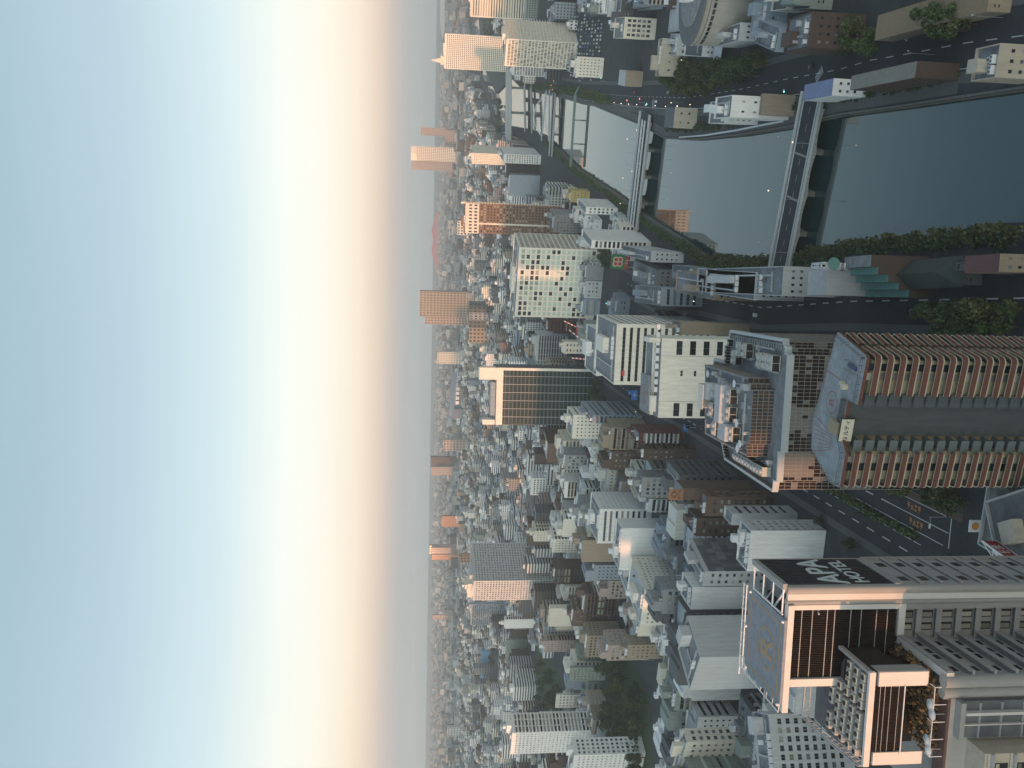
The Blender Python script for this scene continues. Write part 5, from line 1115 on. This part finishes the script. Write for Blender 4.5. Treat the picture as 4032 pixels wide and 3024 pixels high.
# ================================================================== THE REST OF THE CITY ON ITS STREET GRID
rf = random.Random(77)
def seg_d(p, a, c):
    ab = c-a; t = max(0, min(1, (p-a).dot(ab)/ab.length_squared)); return (p-(a+ab*t)).length
def near_poly(p, P, d): return any(seg_d(p, P[i], P[i+1]) < d for i in range(len(P)-1))
def inside(p, P):
    c = False; j = len(P)-1
    for i in range(len(P)):
        if (P[i][1] > p[1]) != (P[j][1] > p[1]) and p[0] < (P[j][0]-P[i][0])*(p[1]-P[i][1])/(P[j][1]-P[i][1])+P[i][0]: c = not c
        j = i
    return c
LBf = [lb0]+LB; RBf = [rb0]+RB
RIV = LBf+RBf[::-1]; RIV = [Vector(p) for p in RIV]
ISLP = [Vector(p) for p in ISL]
LANDS = [[Vector(q) for q in L_] for L_ in ([(-14000, -3000), lb0]+LB+[(14000, 2600), (14000, 15000), (-14000, 15000)], [rb0, (14000, -3000), (14000, 1550)]+RB[::-1], ISL)]
def land(p): return any(inside(p, L_) for L_ in LANDS)
PLZ = [G(x, y) for x, y in [(2320, 300), (2620, 410), (2600, 60), (2260, 20)]]   # car park on the right bank
def blocked(p, r):
    if inside(p, RIV) or near_poly(p, LBf, r+9) or near_poly(p, RBf, r+9): return True
    if not land(p): return True
    if near_poly(p, AV, r+13) or near_poly(p, RDB, r+9) or near_poly(p, RR, r+10): return True
    if near_poly(p, CR, r+7) or inside(p, PLZ): return True
    for q in PARKS:
        if inside(p, q) or near_poly(p, q+[q[0]], r*.7): return True
    for (c, rad_, rect, dist, yw, C_, x0, x1, d_) in HERO:
        dd = p-C_; cc, s_ = math.cos(-yw), math.sin(-yw); lx, ly = dd.x*cc-dd.y*s_, dd.x*s_+dd.y*cc
        if x0-r*.8 < lx < x1+r*.8 and -r*.8 < ly < d_+r*.8: return True
    if (p-Vector((sgp.x, sgp.y))).length < 14 or (p-cv).length < 14: return True
    return False
def maxheight(p, r, h):
    """lower a building until it no longer covers a landmark the photo shows in full"""
    d = p.length
    for _ in range(14):
        ok = True
        pts = [proj(p.x+dx*r, p.y+dy*r, z) for dx in (-.8, .8) for dy in (-.8, .8) for z in (h+(7 if h > 10 else 5), )]
        xs = min(q[0] for q in pts); ys = [q[1] for q in pts]
        for (c, rd_, rect, dist, yw, *_r) in HERO:
            if rect and d < dist-8 and xs < rect[1]-8 and min(ys) < rect[3]-4 and max(ys) > rect[2]+4: ok = False; break
        if ok: return h
        h *= .85
    return h
ga, gbv = Vector((math.cos(rad(68)), math.sin(rad(68)))), Vector((math.cos(rad(158)), math.sin(rad(158))))
na, nb = Vector((math.cos(rad(80)), math.sin(rad(80)))), Vector((math.cos(rad(170)), math.sin(rad(170))))
spots = []
def lots(A, Bv, oa, ob, yaw, cond):
    ra = -40
    for i in range(-60, 160):
        a0 = i*44.0
        for j in range(-80, 80):
            b0 = j*56.0
            c0 = Vector(oa)+A*a0+Bv*b0
            if c0.y < 150 or c0.y > 2700 or abs(c0.x) > c0.y*.55+60: continue
            rr = random.Random(i*1009+j*31+7)
            k = rr.choice((2, 3, 3) if c0.y < 700 else (3, 3, 4)); u = 0; wid = 48.0
            cuts = sorted(rr.uniform(.25, .75) for _ in range(k-1)); edges = [0]+cuts+[1]
            for m in range(k):
                w = (edges[m+1]-edges[m])*wid
                if w < 8: continue
                rows_ = 2 if rr.random() < .75 else 1
                for q in range(rows_):
                    d = 36/rows_-.8
                    p = Vector(oa)+A*(a0+q*36/rows_)+Bv*(b0-edges[m+1]*wid)
                    w2 = w-.8
                    cen = p+A*d/2+Bv*w2/2
                    if cond(cen): spots.append((cen, w2, d, yaw, rr.random(), rr.random(), rr.random()))
lots(ga, gbv, (0, 0), 0, -22, lambda p: p.y > 480 or p.x > 120)
lots(na, nb, (0, 0), 0, -11, lambda p: p.y <= 480 and p.x <= 120)
cand = []
for s_ in spots:
    p, w, d, yaw, r1, r2, r3 = s_
    r = max(w, d)/2
    if blocked(p, r*.8): continue
    q = proj(p.x, p.y, 15)
    if q is None or not (1500 < q[0] < 4200) or not (-120 < q[1] < 3150): continue
    h = (10+26*r1**1.3 + (14*r2 if r3 > .82 else 0)) if w > 11 else 9+18*r1
    if p.x > 120 and p.y < 900: h *= .6
    h = maxheight(p, r, h)
    if h < 4.5: continue
    cand.append((p.length, p, w, d, yaw, h, r1, r2, r3))
cand.sort(key=lambda c: c[0])
PALN = ['white', 'white', 'white', 'ivory', 'ivory', 'pale grey', 'pale grey', 'pale grey', 'grey', 'beige', 'cream', 'tan', 'brown', 'dark brown', 'blue grey', 'blue grey', 'greenish grey', 'pinkish', 'brown', 'dark grey', 'dark grey', 'white']
STYN = {'grid': 'square windows', 'ribbon': 'ribbon windows', 'balc': 'balconies', 'small': 'small windows', 'blank': 'a blank front', 'pair': 'paired windows', 'fins': 'narrow fins', 'tall': 'tall windows'}
MARKS = [(o, o.name.replace('_', ' '), Vector((o.location.x, o.location.y))) for o in COL.objects if o.parent is None and o.get('category') in ('building', 'hotel', 'apartment tower', 'office building') and '.' not in o.name]
used = {}
ORD = ['', 'second ', 'third ', 'fourth ', 'fifth ', 'sixth ', 'seventh ', 'eighth ', 'ninth ', 'tenth ']
NF = 0
LIM = 225
for (dist, p, w, d, yaw, h, r1, r2, r3) in cand[:LIM]:
    NF += 1
    rr = random.Random(NF*13+1); colr = rr.choice(PALN if NF > 45 else ['white', 'pale grey', 'grey', 'blue grey', 'dark grey', 'ivory', 'greenish grey']); fr = rr.choice(['balc', 'ribbon', 'grid', 'balc', 'small', 'pair', 'balc', 'blank'] if h > 12 else ['small', 'pair', 'ribbon'])
    rt = rr.choice(['small', 'blank', 'small', 'ribbon', 'balc'])
    if rt == 'balc' and fr == 'balc': rt = 'small'
    yw = yaw+rr.uniform(-1.5, 1.5); a = rad(yw); u = Vector((math.cos(a), math.sin(a))); v = Vector((-math.sin(a), math.cos(a)))
    C = p+u*(w/2)-v*(d/2)
    mk = min(MARKS, key=lambda m: (m[2]-p).length); dv = p-mk[2]; q0 = proj(p.x, p.y, 10)
    dirn = ('beyond' if dv.y > abs(dv.x)*.8 else 'in front of' if -dv.y > abs(dv.x)*.8 else 'right of' if dv.x > 0 else 'left of')
    fl = max(2, int(round(h/3.3)))
    sz = 'low' if h < 13 else 'mid height' if h < 27 else 'tall'
    base = '%s %s block with %s %s the %s' % (sz, colr, STYN[fr], dirn, mk[1])
    k = used.get(base, 0); used[base] = k+1
    lab = (base if k == 0 else '%s%s' % (ORD[min(k, 9)], base)); lab = ' '.join(lab.split()[:16])
    nsub = building('city_block', lab, None if False else 0, 0, 0, 0, h, colr, fr, rt, yaw=yw, place=(C, -w, 0, d), panes=rr.choice([(GL,), (GL, GL3), (GL, GL, GL2)]), seed=NF, group='ordinary blocks filling the city grid', left=('blank' if rr.random() < .5 else 'small'), roofm=rr.choice([ROOF, ROOF, ROOFD, METAL, wm('pale grey')]), balccol=rr.choice([None, None, 'white', 'beige']))
    HERO.pop()
    if rr.random() < .35 and w > 12 and d > 12:
        b = MB(); hh = rr.uniform(3, 7); b.box(-w+1, -w*rr.uniform(.35, .6), 1, d-1, h, h+hh); b.box(-w+1.5, -w*.7, 1.6, d-2, h+hh, h+hh+.8); b.build('upper_storey', wm(colr), nsub[0])
print('filler candidates', len(cand))
# the blocks too many to count, one mesh: windows come from wall measurements in UV (metres)
def citymat():
    m, t, b = newmat('city block walls'); uv = t.nodes.new('ShaderNodeUVMap'); uv.uv_map = 'wall_metres'; sx2 = t.nodes.new('ShaderNodeSeparateXYZ'); t.links.new(uv.outputs[0], sx2.inputs[0])
    at = t.nodes.new('ShaderNodeAttribute'); at.attribute_name = 'paint'
    def M_(op, a, bb=None):
        n = t.nodes.new('ShaderNodeMath'); n.operation = op
        for i, x in enumerate((a, bb)):
            if x is None: continue
            if isinstance(x, (int, float)): n.inputs[i].default_value = x
            else: t.links.new(x, n.inputs[i])
        return n.outputs[0]
    fx = M_('FRACT', M_('DIVIDE', sx2.outputs[0], 3.1)); fz = M_('FRACT', M_('DIVIDE', sx2.outputs[1], 3.3))
    wv = M_('GREATER_THAN', at.outputs['Alpha'], .5)   # alpha > .5: ribbon windows
    mx_ = M_('MAXIMUM', M_('MULTIPLY', M_('GREATER_THAN', fx, .25), M_('LESS_THAN', fx, .8)), wv)
    mz_ = M_('MULTIPLY', M_('GREATER_THAN', fz, .32), M_('LESS_THAN', fz, .78))
    rs = M_('GREATER_THAN', sx2.outputs[1], .5)
    mask = M_('MULTIPLY', M_('MULTIPLY', mx_, mz_), rs)
    mix = t.nodes.new('ShaderNodeMix'); mix.data_type = 'RGBA'; t.links.new(mask, mix.inputs[0]); t.links.new(at.outputs['Color'], mix.inputs[6]); mix.inputs[7].default_value = (.03, .035, .04, 1)
    t.links.new(mix.outputs[2], b.inputs['Base Color']); b.inputs['Roughness'].default_value = .7
    return m
V, Fc, UV, CC = [], [], [], []
def cbox(p, w, d, yaw, z0, h, col, al):
    a = rad(yaw); u = Vector((math.cos(a), math.sin(a)))*w/2; v = Vector((-math.sin(a), math.cos(a)))*d/2
    c = [p-u-v, p+u-v, p+u+v, p-u+v]; k = len(V)
    V.extend([(q.x, q.y, z0) for q in c]+[(q.x, q.y, z0+h) for q in c])
    for i in range(4):
        j = (i+1) % 4; L = w if i % 2 == 0 else d
        Fc.append((k+i, k+j, k+4+j, k+4+i)); s = 1.0 if h > 5 else 0
        UV.extend([(0, .6*s), (L*s, .6*s), (L*s, (h-1.5)*s), (0, (h-1.5)*s)]); CC.extend([(*col, al)]*4)
    rc = [x*.75+.05 for x in col] if rf.random() < .5 else rf.choice([(.3, .33, .36), (.2, .21, .22), (.4, .42, .44), (.12, .13, .14)])
    Fc.append((k+4, k+5, k+6, k+7)); UV.extend([(0, 0)]*4); CC.extend([(*rc, 0)]*4)
for (dist, p, w, d, yaw, h, r1, r2, r3) in cand[LIM:]:
    c = WC[rf.choice(PALN)]; k = rf.uniform(.8, 1.15); col = tuple(min(.8, x*k) for x in c); al = rf.choice((0, 1))
    cbox(p, w, d, yaw+rf.uniform(-2, 2), 0, h, col, al)
    if w > 9: cbox(p+Vector((rf.uniform(-.2, .2)*w, rf.uniform(-.2, .2)*d)), w*rf.uniform(.2, .5), d*rf.uniform(.2, .5), yaw, h, rf.uniform(2, 4.5), col, 0)
    for _ in range(rf.choice((1, 2, 3, 4))): cbox(p+Vector((rf.uniform(-.3, .3)*w, rf.uniform(-.3, .3)*d)), rf.uniform(1.2, 4), rf.uniform(1.2, 3), yaw, h, rf.uniform(1, 2.8), rf.choice(((.5, .5, .5), (.6, .6, .62), (.12, .12, .13), (.3, .2, .15))), 0)
def citybuild(name):
    me = bpy.data.meshes.new(name); me.from_pydata(V, [], Fc); ul = me.uv_layers.new(name='wall_metres'); ul.data.foreach_set('uv', [x for q in UV for x in q])
    ca = me.color_attributes.new('paint', 'FLOAT_COLOR', 'CORNER'); ca.data.foreach_set('color', [x for q in CC for x in q]); me.materials.append(CM); me.update()
    o = bpy.data.objects.new(name, me); COL.objects.link(o); return kind(o, 'stuff')
CM = citymat(); citybuild('city_blocks')
V, Fc, UV, CC = [], [], [], []
# distant city out to the bay
for _ in range(15000):
    y = 2650+6500*rf.random()**1.5; x = rf.uniform(-.56, .56)*y
    p = Vector((x, y))
    if not land(p): continue
    q = proj(x, y, 12)
    if q is None or (q[1] < 170 and 1728 < q[0] < 1754): continue
    if near_poly(p, LB[-5:], 40): continue
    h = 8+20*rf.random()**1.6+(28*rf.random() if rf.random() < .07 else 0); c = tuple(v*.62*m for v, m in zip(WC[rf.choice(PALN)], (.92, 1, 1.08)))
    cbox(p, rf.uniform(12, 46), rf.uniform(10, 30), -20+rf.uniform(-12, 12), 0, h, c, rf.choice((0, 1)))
for _ in range(900):
    y = rf.uniform(1200, 2700); x = rf.uniform(.24, .60)*y; p = Vector((x, y))
    if inside(p, RIV) or near_poly(p, LBf, 30) or near_poly(p, RBf, 20): continue
    if not land(p): continue
    cbox(p, rf.uniform(10, 30), rf.uniform(10, 24), -25, 0, rf.uniform(5, 20), WC[rf.choice(PALN)], 0)
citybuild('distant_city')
# far green and dark masses: tree lines in the distance
b = MB()
for _ in range(160):
    y = rf.uniform(1500, 5000); x = rf.uniform(-.5, .5)*y
    q = Vector((x, y))
    if not land(q): continue
    for k in range(3): cl(16, 16, 9, 6, 4.0, rf, x+k*22, y+rf.uniform(-9, 9), 7, b)
kind(b.build('distant_trees', LEAF[0]), 'stuff')
# unseen blocks added behind the viewpoint, sized to throw the long morning shadows
def shade(q0, q1, h, pdist=-400, lab=''):
    qc, w = (q0+q1)/2, abs(q1-q0); px, py = qc*.777+pdist*.629, -qc*.629+pdist*.777
    r = empty('shadow_block', (px, py, 0), rad(SUN_AZ-90), lab, 'building'); b = MB(); wall(b, (-w/2, 0), 0, w, 0, h, max(2, int(w/4)), int(h/3.6), .6, .5, .3, None); wall(b, (w/2, 0), math.pi/2, 22, 0, h, 5, int(h/3.6), .6, .5, .3, None); wall(b, (w/2, 22), math.pi, w, 0, h, max(2, int(w/4)), int(h/3.6), .6, .5, .3, None); wall(b, (-w/2, 22), -math.pi/2, 22, 0, h, 5, int(h/3.6), .6, .5, .3, None)
    b.poly([(-w/2, 0, h), (w/2, 0, h), (w/2, 22, h), (-w/2, 22, h)]); b.build('wall', wm('grey'), r); g = MB(); g.box(-w/2+.5, w/2-.5, .5, 21.5, 1, h-1); g.build('glazing', GL, r)
for i, (q0, q1, h) in enumerate([(-70, -124, 102), (-124, -172, 98), (-172, -202, 58), (-202, -300, 112), (-300, -350, 111), (-350, -397, 122), (-403, -450, 120), (-450, -560, 90), (-560, -640, 98), (-640, -760, 104), (-760, -900, 66), (-900, -1100, 90), (0, -70, 110), (140, 0, 120)]):
    shade(q0, q1, h, -400, ('unseen grey shadow block directly behind the viewpoint that shades the hotel tower', 'unseen grey shadow block behind the viewpoint shading the red brown tower', 'unseen low gap shadow block behind the viewpoint letting sun reach the mirror glass', 'widest tall unseen shadow slab behind the viewpoint shading the grid office', 'unseen shadow block behind the viewpoint beside the widest slab', 'narrow unseen shadow block behind the viewpoint that leaves the grid office corner lit', 'highest unseen shadow block behind the viewpoint shading the brown tower', 'long unseen shadow slab behind the viewpoint shading the green glass tower', 'modest unseen shadow block behind and left of the viewpoint', 'broad block behind the viewpoint at far left', 'low broad block behind the viewpoint at far left', 'longest low unseen shadow block at the far left end behind the viewpoint', 'tall unseen shadow block behind and right of the viewpoint', 'broad tall unseen shadow block at the right end behind the viewpoint')[i])

rsb = random.Random(6); qq = -1100  # more unseen blocks, added to keep low sun off the far city
for i in range(19):
    w_ = rsb.uniform(60, 130); shade(qq, qq-w_, rsb.choice((112, 128, 140, 146, 150)), -400, '%s added shadow block outside the view to the left' % ordw(i)); qq -= w_+rsb.choice((2, 4, 16))
# ------------------------------------------------------------------ cars, lamps, signals
CARC = {'white': (.62, .62, .62), 'black': (.02, .02, .022), 'silver': (.35, .36, .37), 'red': (.35, .03, .03), 'blue': (.05, .10, .28), 'yellow taxi': (.6, .42, .05)}
def carmesh(c):
    b = MB(); W2 = .88
    prof = [(-2.2, .35), (-2.2, .85), (-1.9, 1.0), (-1.3, 1.05), (-.75, 1.45), (.85, 1.47), (1.6, 1.0), (2.15, .9), (2.2, .35)]
    n = len(prof); k = len(b.v)
    for s in (-1, 1): b.v += [(x, s*(W2 if z < 1.06 else W2*.82), z) for x, z in prof]
    for i in range(n-1): b.f.append((k+i, k+i+1, k+n+i+1, k+n+i)); b.m.append(0)
    b.f.append(tuple(k+i for i in range(n))[::-1]); b.m.append(0); b.f.append(tuple(k+n+i for i in range(n))); b.m.append(0); b.f.append((k, k+n, k+2*n-1, k+n-1)); b.m.append(0)
    return b.mesh('body', plain('car paint '+c, CARC[c], .3, 0))
g = MB(); g.box(-1.0, 1.1, -.80, .80, 1.08, 1.38); gm = g.mesh('windows', GL)
wh = MB(); k = 12
for s in (0,):
    wh.v += [(.33*math.cos(2*math.pi*i/k), -.1, .33*math.sin(2*math.pi*i/k)) for i in range(k)]+[(.33*math.cos(2*math.pi*i/k), .1, .33*math.sin(2*math.pi*i/k)) for i in range(k)]
    wh.f += [(i, (i+1) % k, k+(i+1) % k, k+i) for i in range(k)]+[tuple(range(k))[::-1], tuple(range(k, 2*k))]; wh.m += [0]*(k+2)
whm = wh.mesh('wheel', plain('tyre', (.015, .015, .015), .8))
lt = MB(); lt.box(-2.23, -2.19, -.1, .1, -.07, .07); ltm = lt.mesh('headlight', plain('headlight glass', (.6, .6, .55), .2))
BODY = {c: carmesh(c) for c in CARC}
def car(x, y, rz, c, label, group, z=.13):
    r = empty('car', (x, y, z), rz, label, 'car', group); link('body', BODY[c], r); link('windows', gm, r)
    for a in (-1.35, 1.35):
        for s in (-.85, .85): link('wheel', whm, r, (a, s, .33))
    for s in (-.62, .62): link('headlight', ltm, r, (0, s, .68))
    return r
rc_ = random.Random(21); nn = 0
p0 = G(2480, 120); sl = []
for i in range(11):
    for j in range(26):
        q = G(2275, 40)+ga*(-i*15.5+10)+gbv*(j*3.3)
        sl.append((q, i, j))
pq = 0
for q, ci, cj in sl:
    pr_ = proj(q.x, q.y, 0)
    if not (2230 < pr_[0] < 2600 and 10 < pr_[1] < 320) or rc_.random() < .3 or any(inside(q, [C_+Vector((math.cos(yw), math.sin(yw)))*xx+Vector((-math.sin(yw), math.cos(yw)))*yy for xx, yy in ((x0-1, -1), (x1+1, -1), (x1+1, d_+1), (x0-1, d_+1))]) for (_c, _r, _re, _d, yw, C_, x0, x1, d_) in HERO[3:]): continue
    c = rc_.choice(['white', 'white', 'black', 'silver', 'silver', 'blue']); pq += 1
    car(q.x, q.y, rad(68)+rc_.choice((0, math.pi)), c, '%s car, number %s from the hotel slab side in %s parked row' % (c, ordw(cj).replace('nearest', 'first'), ordw(ci).replace('nearest', 'first')), 'cars in the right bank car park', .03)
for s, off, c, lb, P_ in ((252, 4, 'black', 'black car on the avenue beside the pale hotel wall', AV), (470, -5, 'white', 'white car on the avenue far beyond the glass building', AV), (505, 6, 'yellow taxi', 'yellow taxi far down the avenue', AV), (560, -8, 'red', 'red car far down the avenue', AV), (250, -3, 'silver', 'silver car on the dark road right of the brown tower', RDB), (330, 4, 'white', 'white car on the dark road near the curved window block', RDB), (330, -3, 'black', 'black car on the river road beside the grove', RR), (545, -3, 'silver', 'silver car on the river road with lit lamps', RR), (575, 3, 'white', 'white car farther along the river road', RR), (640, -3, 'red', 'red car on the far river road', RR)):
    p, t = along(P_, s); n = Vector((-t.y, t.x)); car(p.x+n.x*off, p.y+n.y*off, math.atan2(t.y, t.x), c, lb, None, .15)
BULB = plain('lamp warm bulb', (1, .8, .5), .5, 0, (1, .72, .42), 5); RBULB = plain('signal red light', (1, .1, .1), .5, 0, (1, .08, .08), 10); GBULB = plain('signal green light', (.1, 1, .8), .5, 0, (.15, 1, .8), 6); CBULB = plain('lamp white bulb', (1, 1, .95), .5, 0, (.95, 1, .95), 7)
lb_ = MB(); lb_.cyl(0, 0, 0, 8, .1, .07, 8); lb_.bar((0, 0, 7.9), (1.8, 0, 8.3), .09); lpm = lb_.mesh('pole', METAL)
def bulb(m, s=.32): b = MB(); b.cyl(0, 0, -s*.6, s*.2, s*.75, s*.5, 10); return b.mesh('lamp_head', m)
BM = {'w': bulb(BULB), 'c': bulb(CBULB), 'off': bulb(WHITEM)}
def lamp(p, rz, k, label, group, z=.1):
    r = empty('street_lamp', (p.x, p.y, z), rz, label, 'street lamp', group); link('pole', lpm, r); link('lamp_head', BM[k], r, (1.8, 0, 8.2)); return r
for br, L, nlb in ((br1, L1, 'nearest'), (br2, L2, 'second')):
    a = br.rotation_euler.z; u = Vector((math.cos(a), math.sin(a))); n = Vector((-math.sin(a), math.cos(a))); hw = 9.6 if nlb == 'nearest' else 14.6; N_ = 3 if nlb == 'nearest' else 8
    for i in range(N_):
        for s in (-1, 1):
            q = Vector((br.location.x, br.location.y))+u*(L*(i+.6)/N_)+n*hw*s; on = 'w' if (i*2+s) % 5 in (1, 2) else 'off'
            lamp(q, a-s*math.pi/2, on, '%s lamp, %s from the right bank on the %s side of the %s bridge' % ('lit' if on == 'w' else 'unlit', ordw(i).replace('nearest', 'first'), 'far' if s > 0 else 'near', nlb), ('lit' if on == 'w' else 'unlit')+' lamps on the %s bridge' % nlb, 2.4 if nlb == 'nearest' else 3.2)
for i, (x, y, k, lb) in enumerate(((2690, 405, 'w', 'warm lit lamp at the left edge of the car park grove'), (2738, 242, 'w', 'warm lit lamp inside the car park grove'), (2440, 1495, 'w', 'warm lit lamp by the foot of the glass tower'), (2548, 1612, 'w', 'yellow lit lamp on the avenue below the blank white building'), (2668, 1690, 'w', 'warm lit lamp beside the red apartments'), (2850, 1822, 'w', 'orange lit lamp behind the stepped glass building'), (2575, 2600, 'w', 'warm lit lamp at the edge of the big left park'), (3950, 70, 'off', 'pale unlit lamp at the top right corner'), (3680, 215, 'off', 'tall unlit lamp on the near river road'), (2990, 300, 'off', 'tall unlit lamp beside the long grove'), (2560, 1110, 'w', 'small warm lit lamp by the wedge hall'), (3220, 1180, 'c', 'small white lit lamp on the dark road'), (2790, 1195, 'c', 'white lit lamp near the dark road bend'), (2300, 300, 'c', 'bright white lamp on the pale signal office'), (2380, 130, 'w', 'warm lit lamp among the parked cars'))):
    lamp(G(x, y), rl.uniform(0, 6), k, lb, None)
for i in range(9):
    p, t = along(RR, 470+i*26); lamp(p+Vector((-t.y, t.x))*7.5, math.atan2(t.y, t.x)-math.pi/2, 'c' if i % 2 else 'w', '%s lit lamp, %s from the viewer, along the far river road' % ('white' if i % 2 else 'warm', ordw(i)), '%s lamps along the far river road' % ('white' if i % 2 else 'warm'))
def signal(p, m, lb, z=5.2, rz=0):
    r = empty('traffic_light', (p.x, p.y, 0), rz, lb, 'traffic light'); b = MB(); b.cyl(0, 0, 0, z+.5, .1, n=8); b.bar((0, 0, z), (3, 0, z), .1); b.build('pole', METAL, r)
    b = MB(); b.box(2.2, 3.6, -.15, .15, z-.25, z+.25); b.build('housing', WHITEM, r); b = MB(); b.cyl(0, 0, 0, .06, .22, n=12); o = b.build('light', m, r, (2.5, -.16, z)); o.rotation_euler = (rad(90), 0, 0)
signal(G(3728, 2036, 0), RBULB, 'traffic light showing red on the right side of the avenue junction', 5.2, rad(170))
for x, y, m, lb in ((2195, 328, RBULB, 'upper red traffic light by the third bridge'), (2186, 345, RBULB, 'middle red traffic light by the third bridge'), (2192, 362, RBULB, 'lower red traffic light by the third bridge'), (2494, 410, RBULB, 'red traffic light at the head of the second bridge'), (2545, 405, RBULB, 'second red traffic light beside the bridge head'), (2574, 426, GBULB, 'green traffic light at the second bridge'), (3131, 386, GBULB, 'green traffic light at the nearest bridge corner'), (2388, 320, GBULB, 'small green traffic light on the river road'), (2410, 1207, GBULB, 'green traffic light on the road by the curved hall')):
    signal(G(x, y), m, lb)
# blue direction signs over the far avenue
for x, y, lb, s in ((2505, 1556, 'large blue direction sign over the avenue', 1.0), (2480, 1547, 'small blue sign left of the avenue', .5), (2702, 1684, 'blue sign among trees by the avenue', .6)):
    g0 = G(x, y, 6); r = empty('road_sign', (g0.x, g0.y, 0), rad(-8), lb, 'sign'); q = MB(); q.box(-3.6*s, 3.6*s, 0, .1, 5, 5+4.6*s); q.build('sign_face', plain('sign blue', (.03, .16, .45), .5), r); q = MB(); q.box(-.1, .1, .1, .3, 0, 5+2*s); q.build('post', METAL, r)
    q = MB(); q.box(-.15, .15, -.03, 0, 5.5, 5+3.6*s); q.box(-1.8*s, 1.8*s, -.03, 0, 5+2.2*s, 5+2.5*s); q.build('arrow_mark', WHITEM, r)

# ------------------------------------------------------------------ air
hz = MB(); hz.box(-7500, 7500, -1600, 11500, -6, 232)
hm = bpy.data.materials.new('haze'); hm.use_nodes = True; t = hm.node_tree; t.nodes.clear(); pv = t.nodes.new('ShaderNodeVolumePrincipled'); ou = t.nodes.new('ShaderNodeOutputMaterial')
pv.inputs['Color'].default_value = (.84, .94, .95, 1); pv.inputs['Density'].default_value = .00011; pv.inputs['Anisotropy'].default_value = .25
t.links.new(pv.outputs[0], ou.inputs['Volume']); kind(hz.build('haze', hm), 'stuff')
print('objects', len(bpy.data.objects))
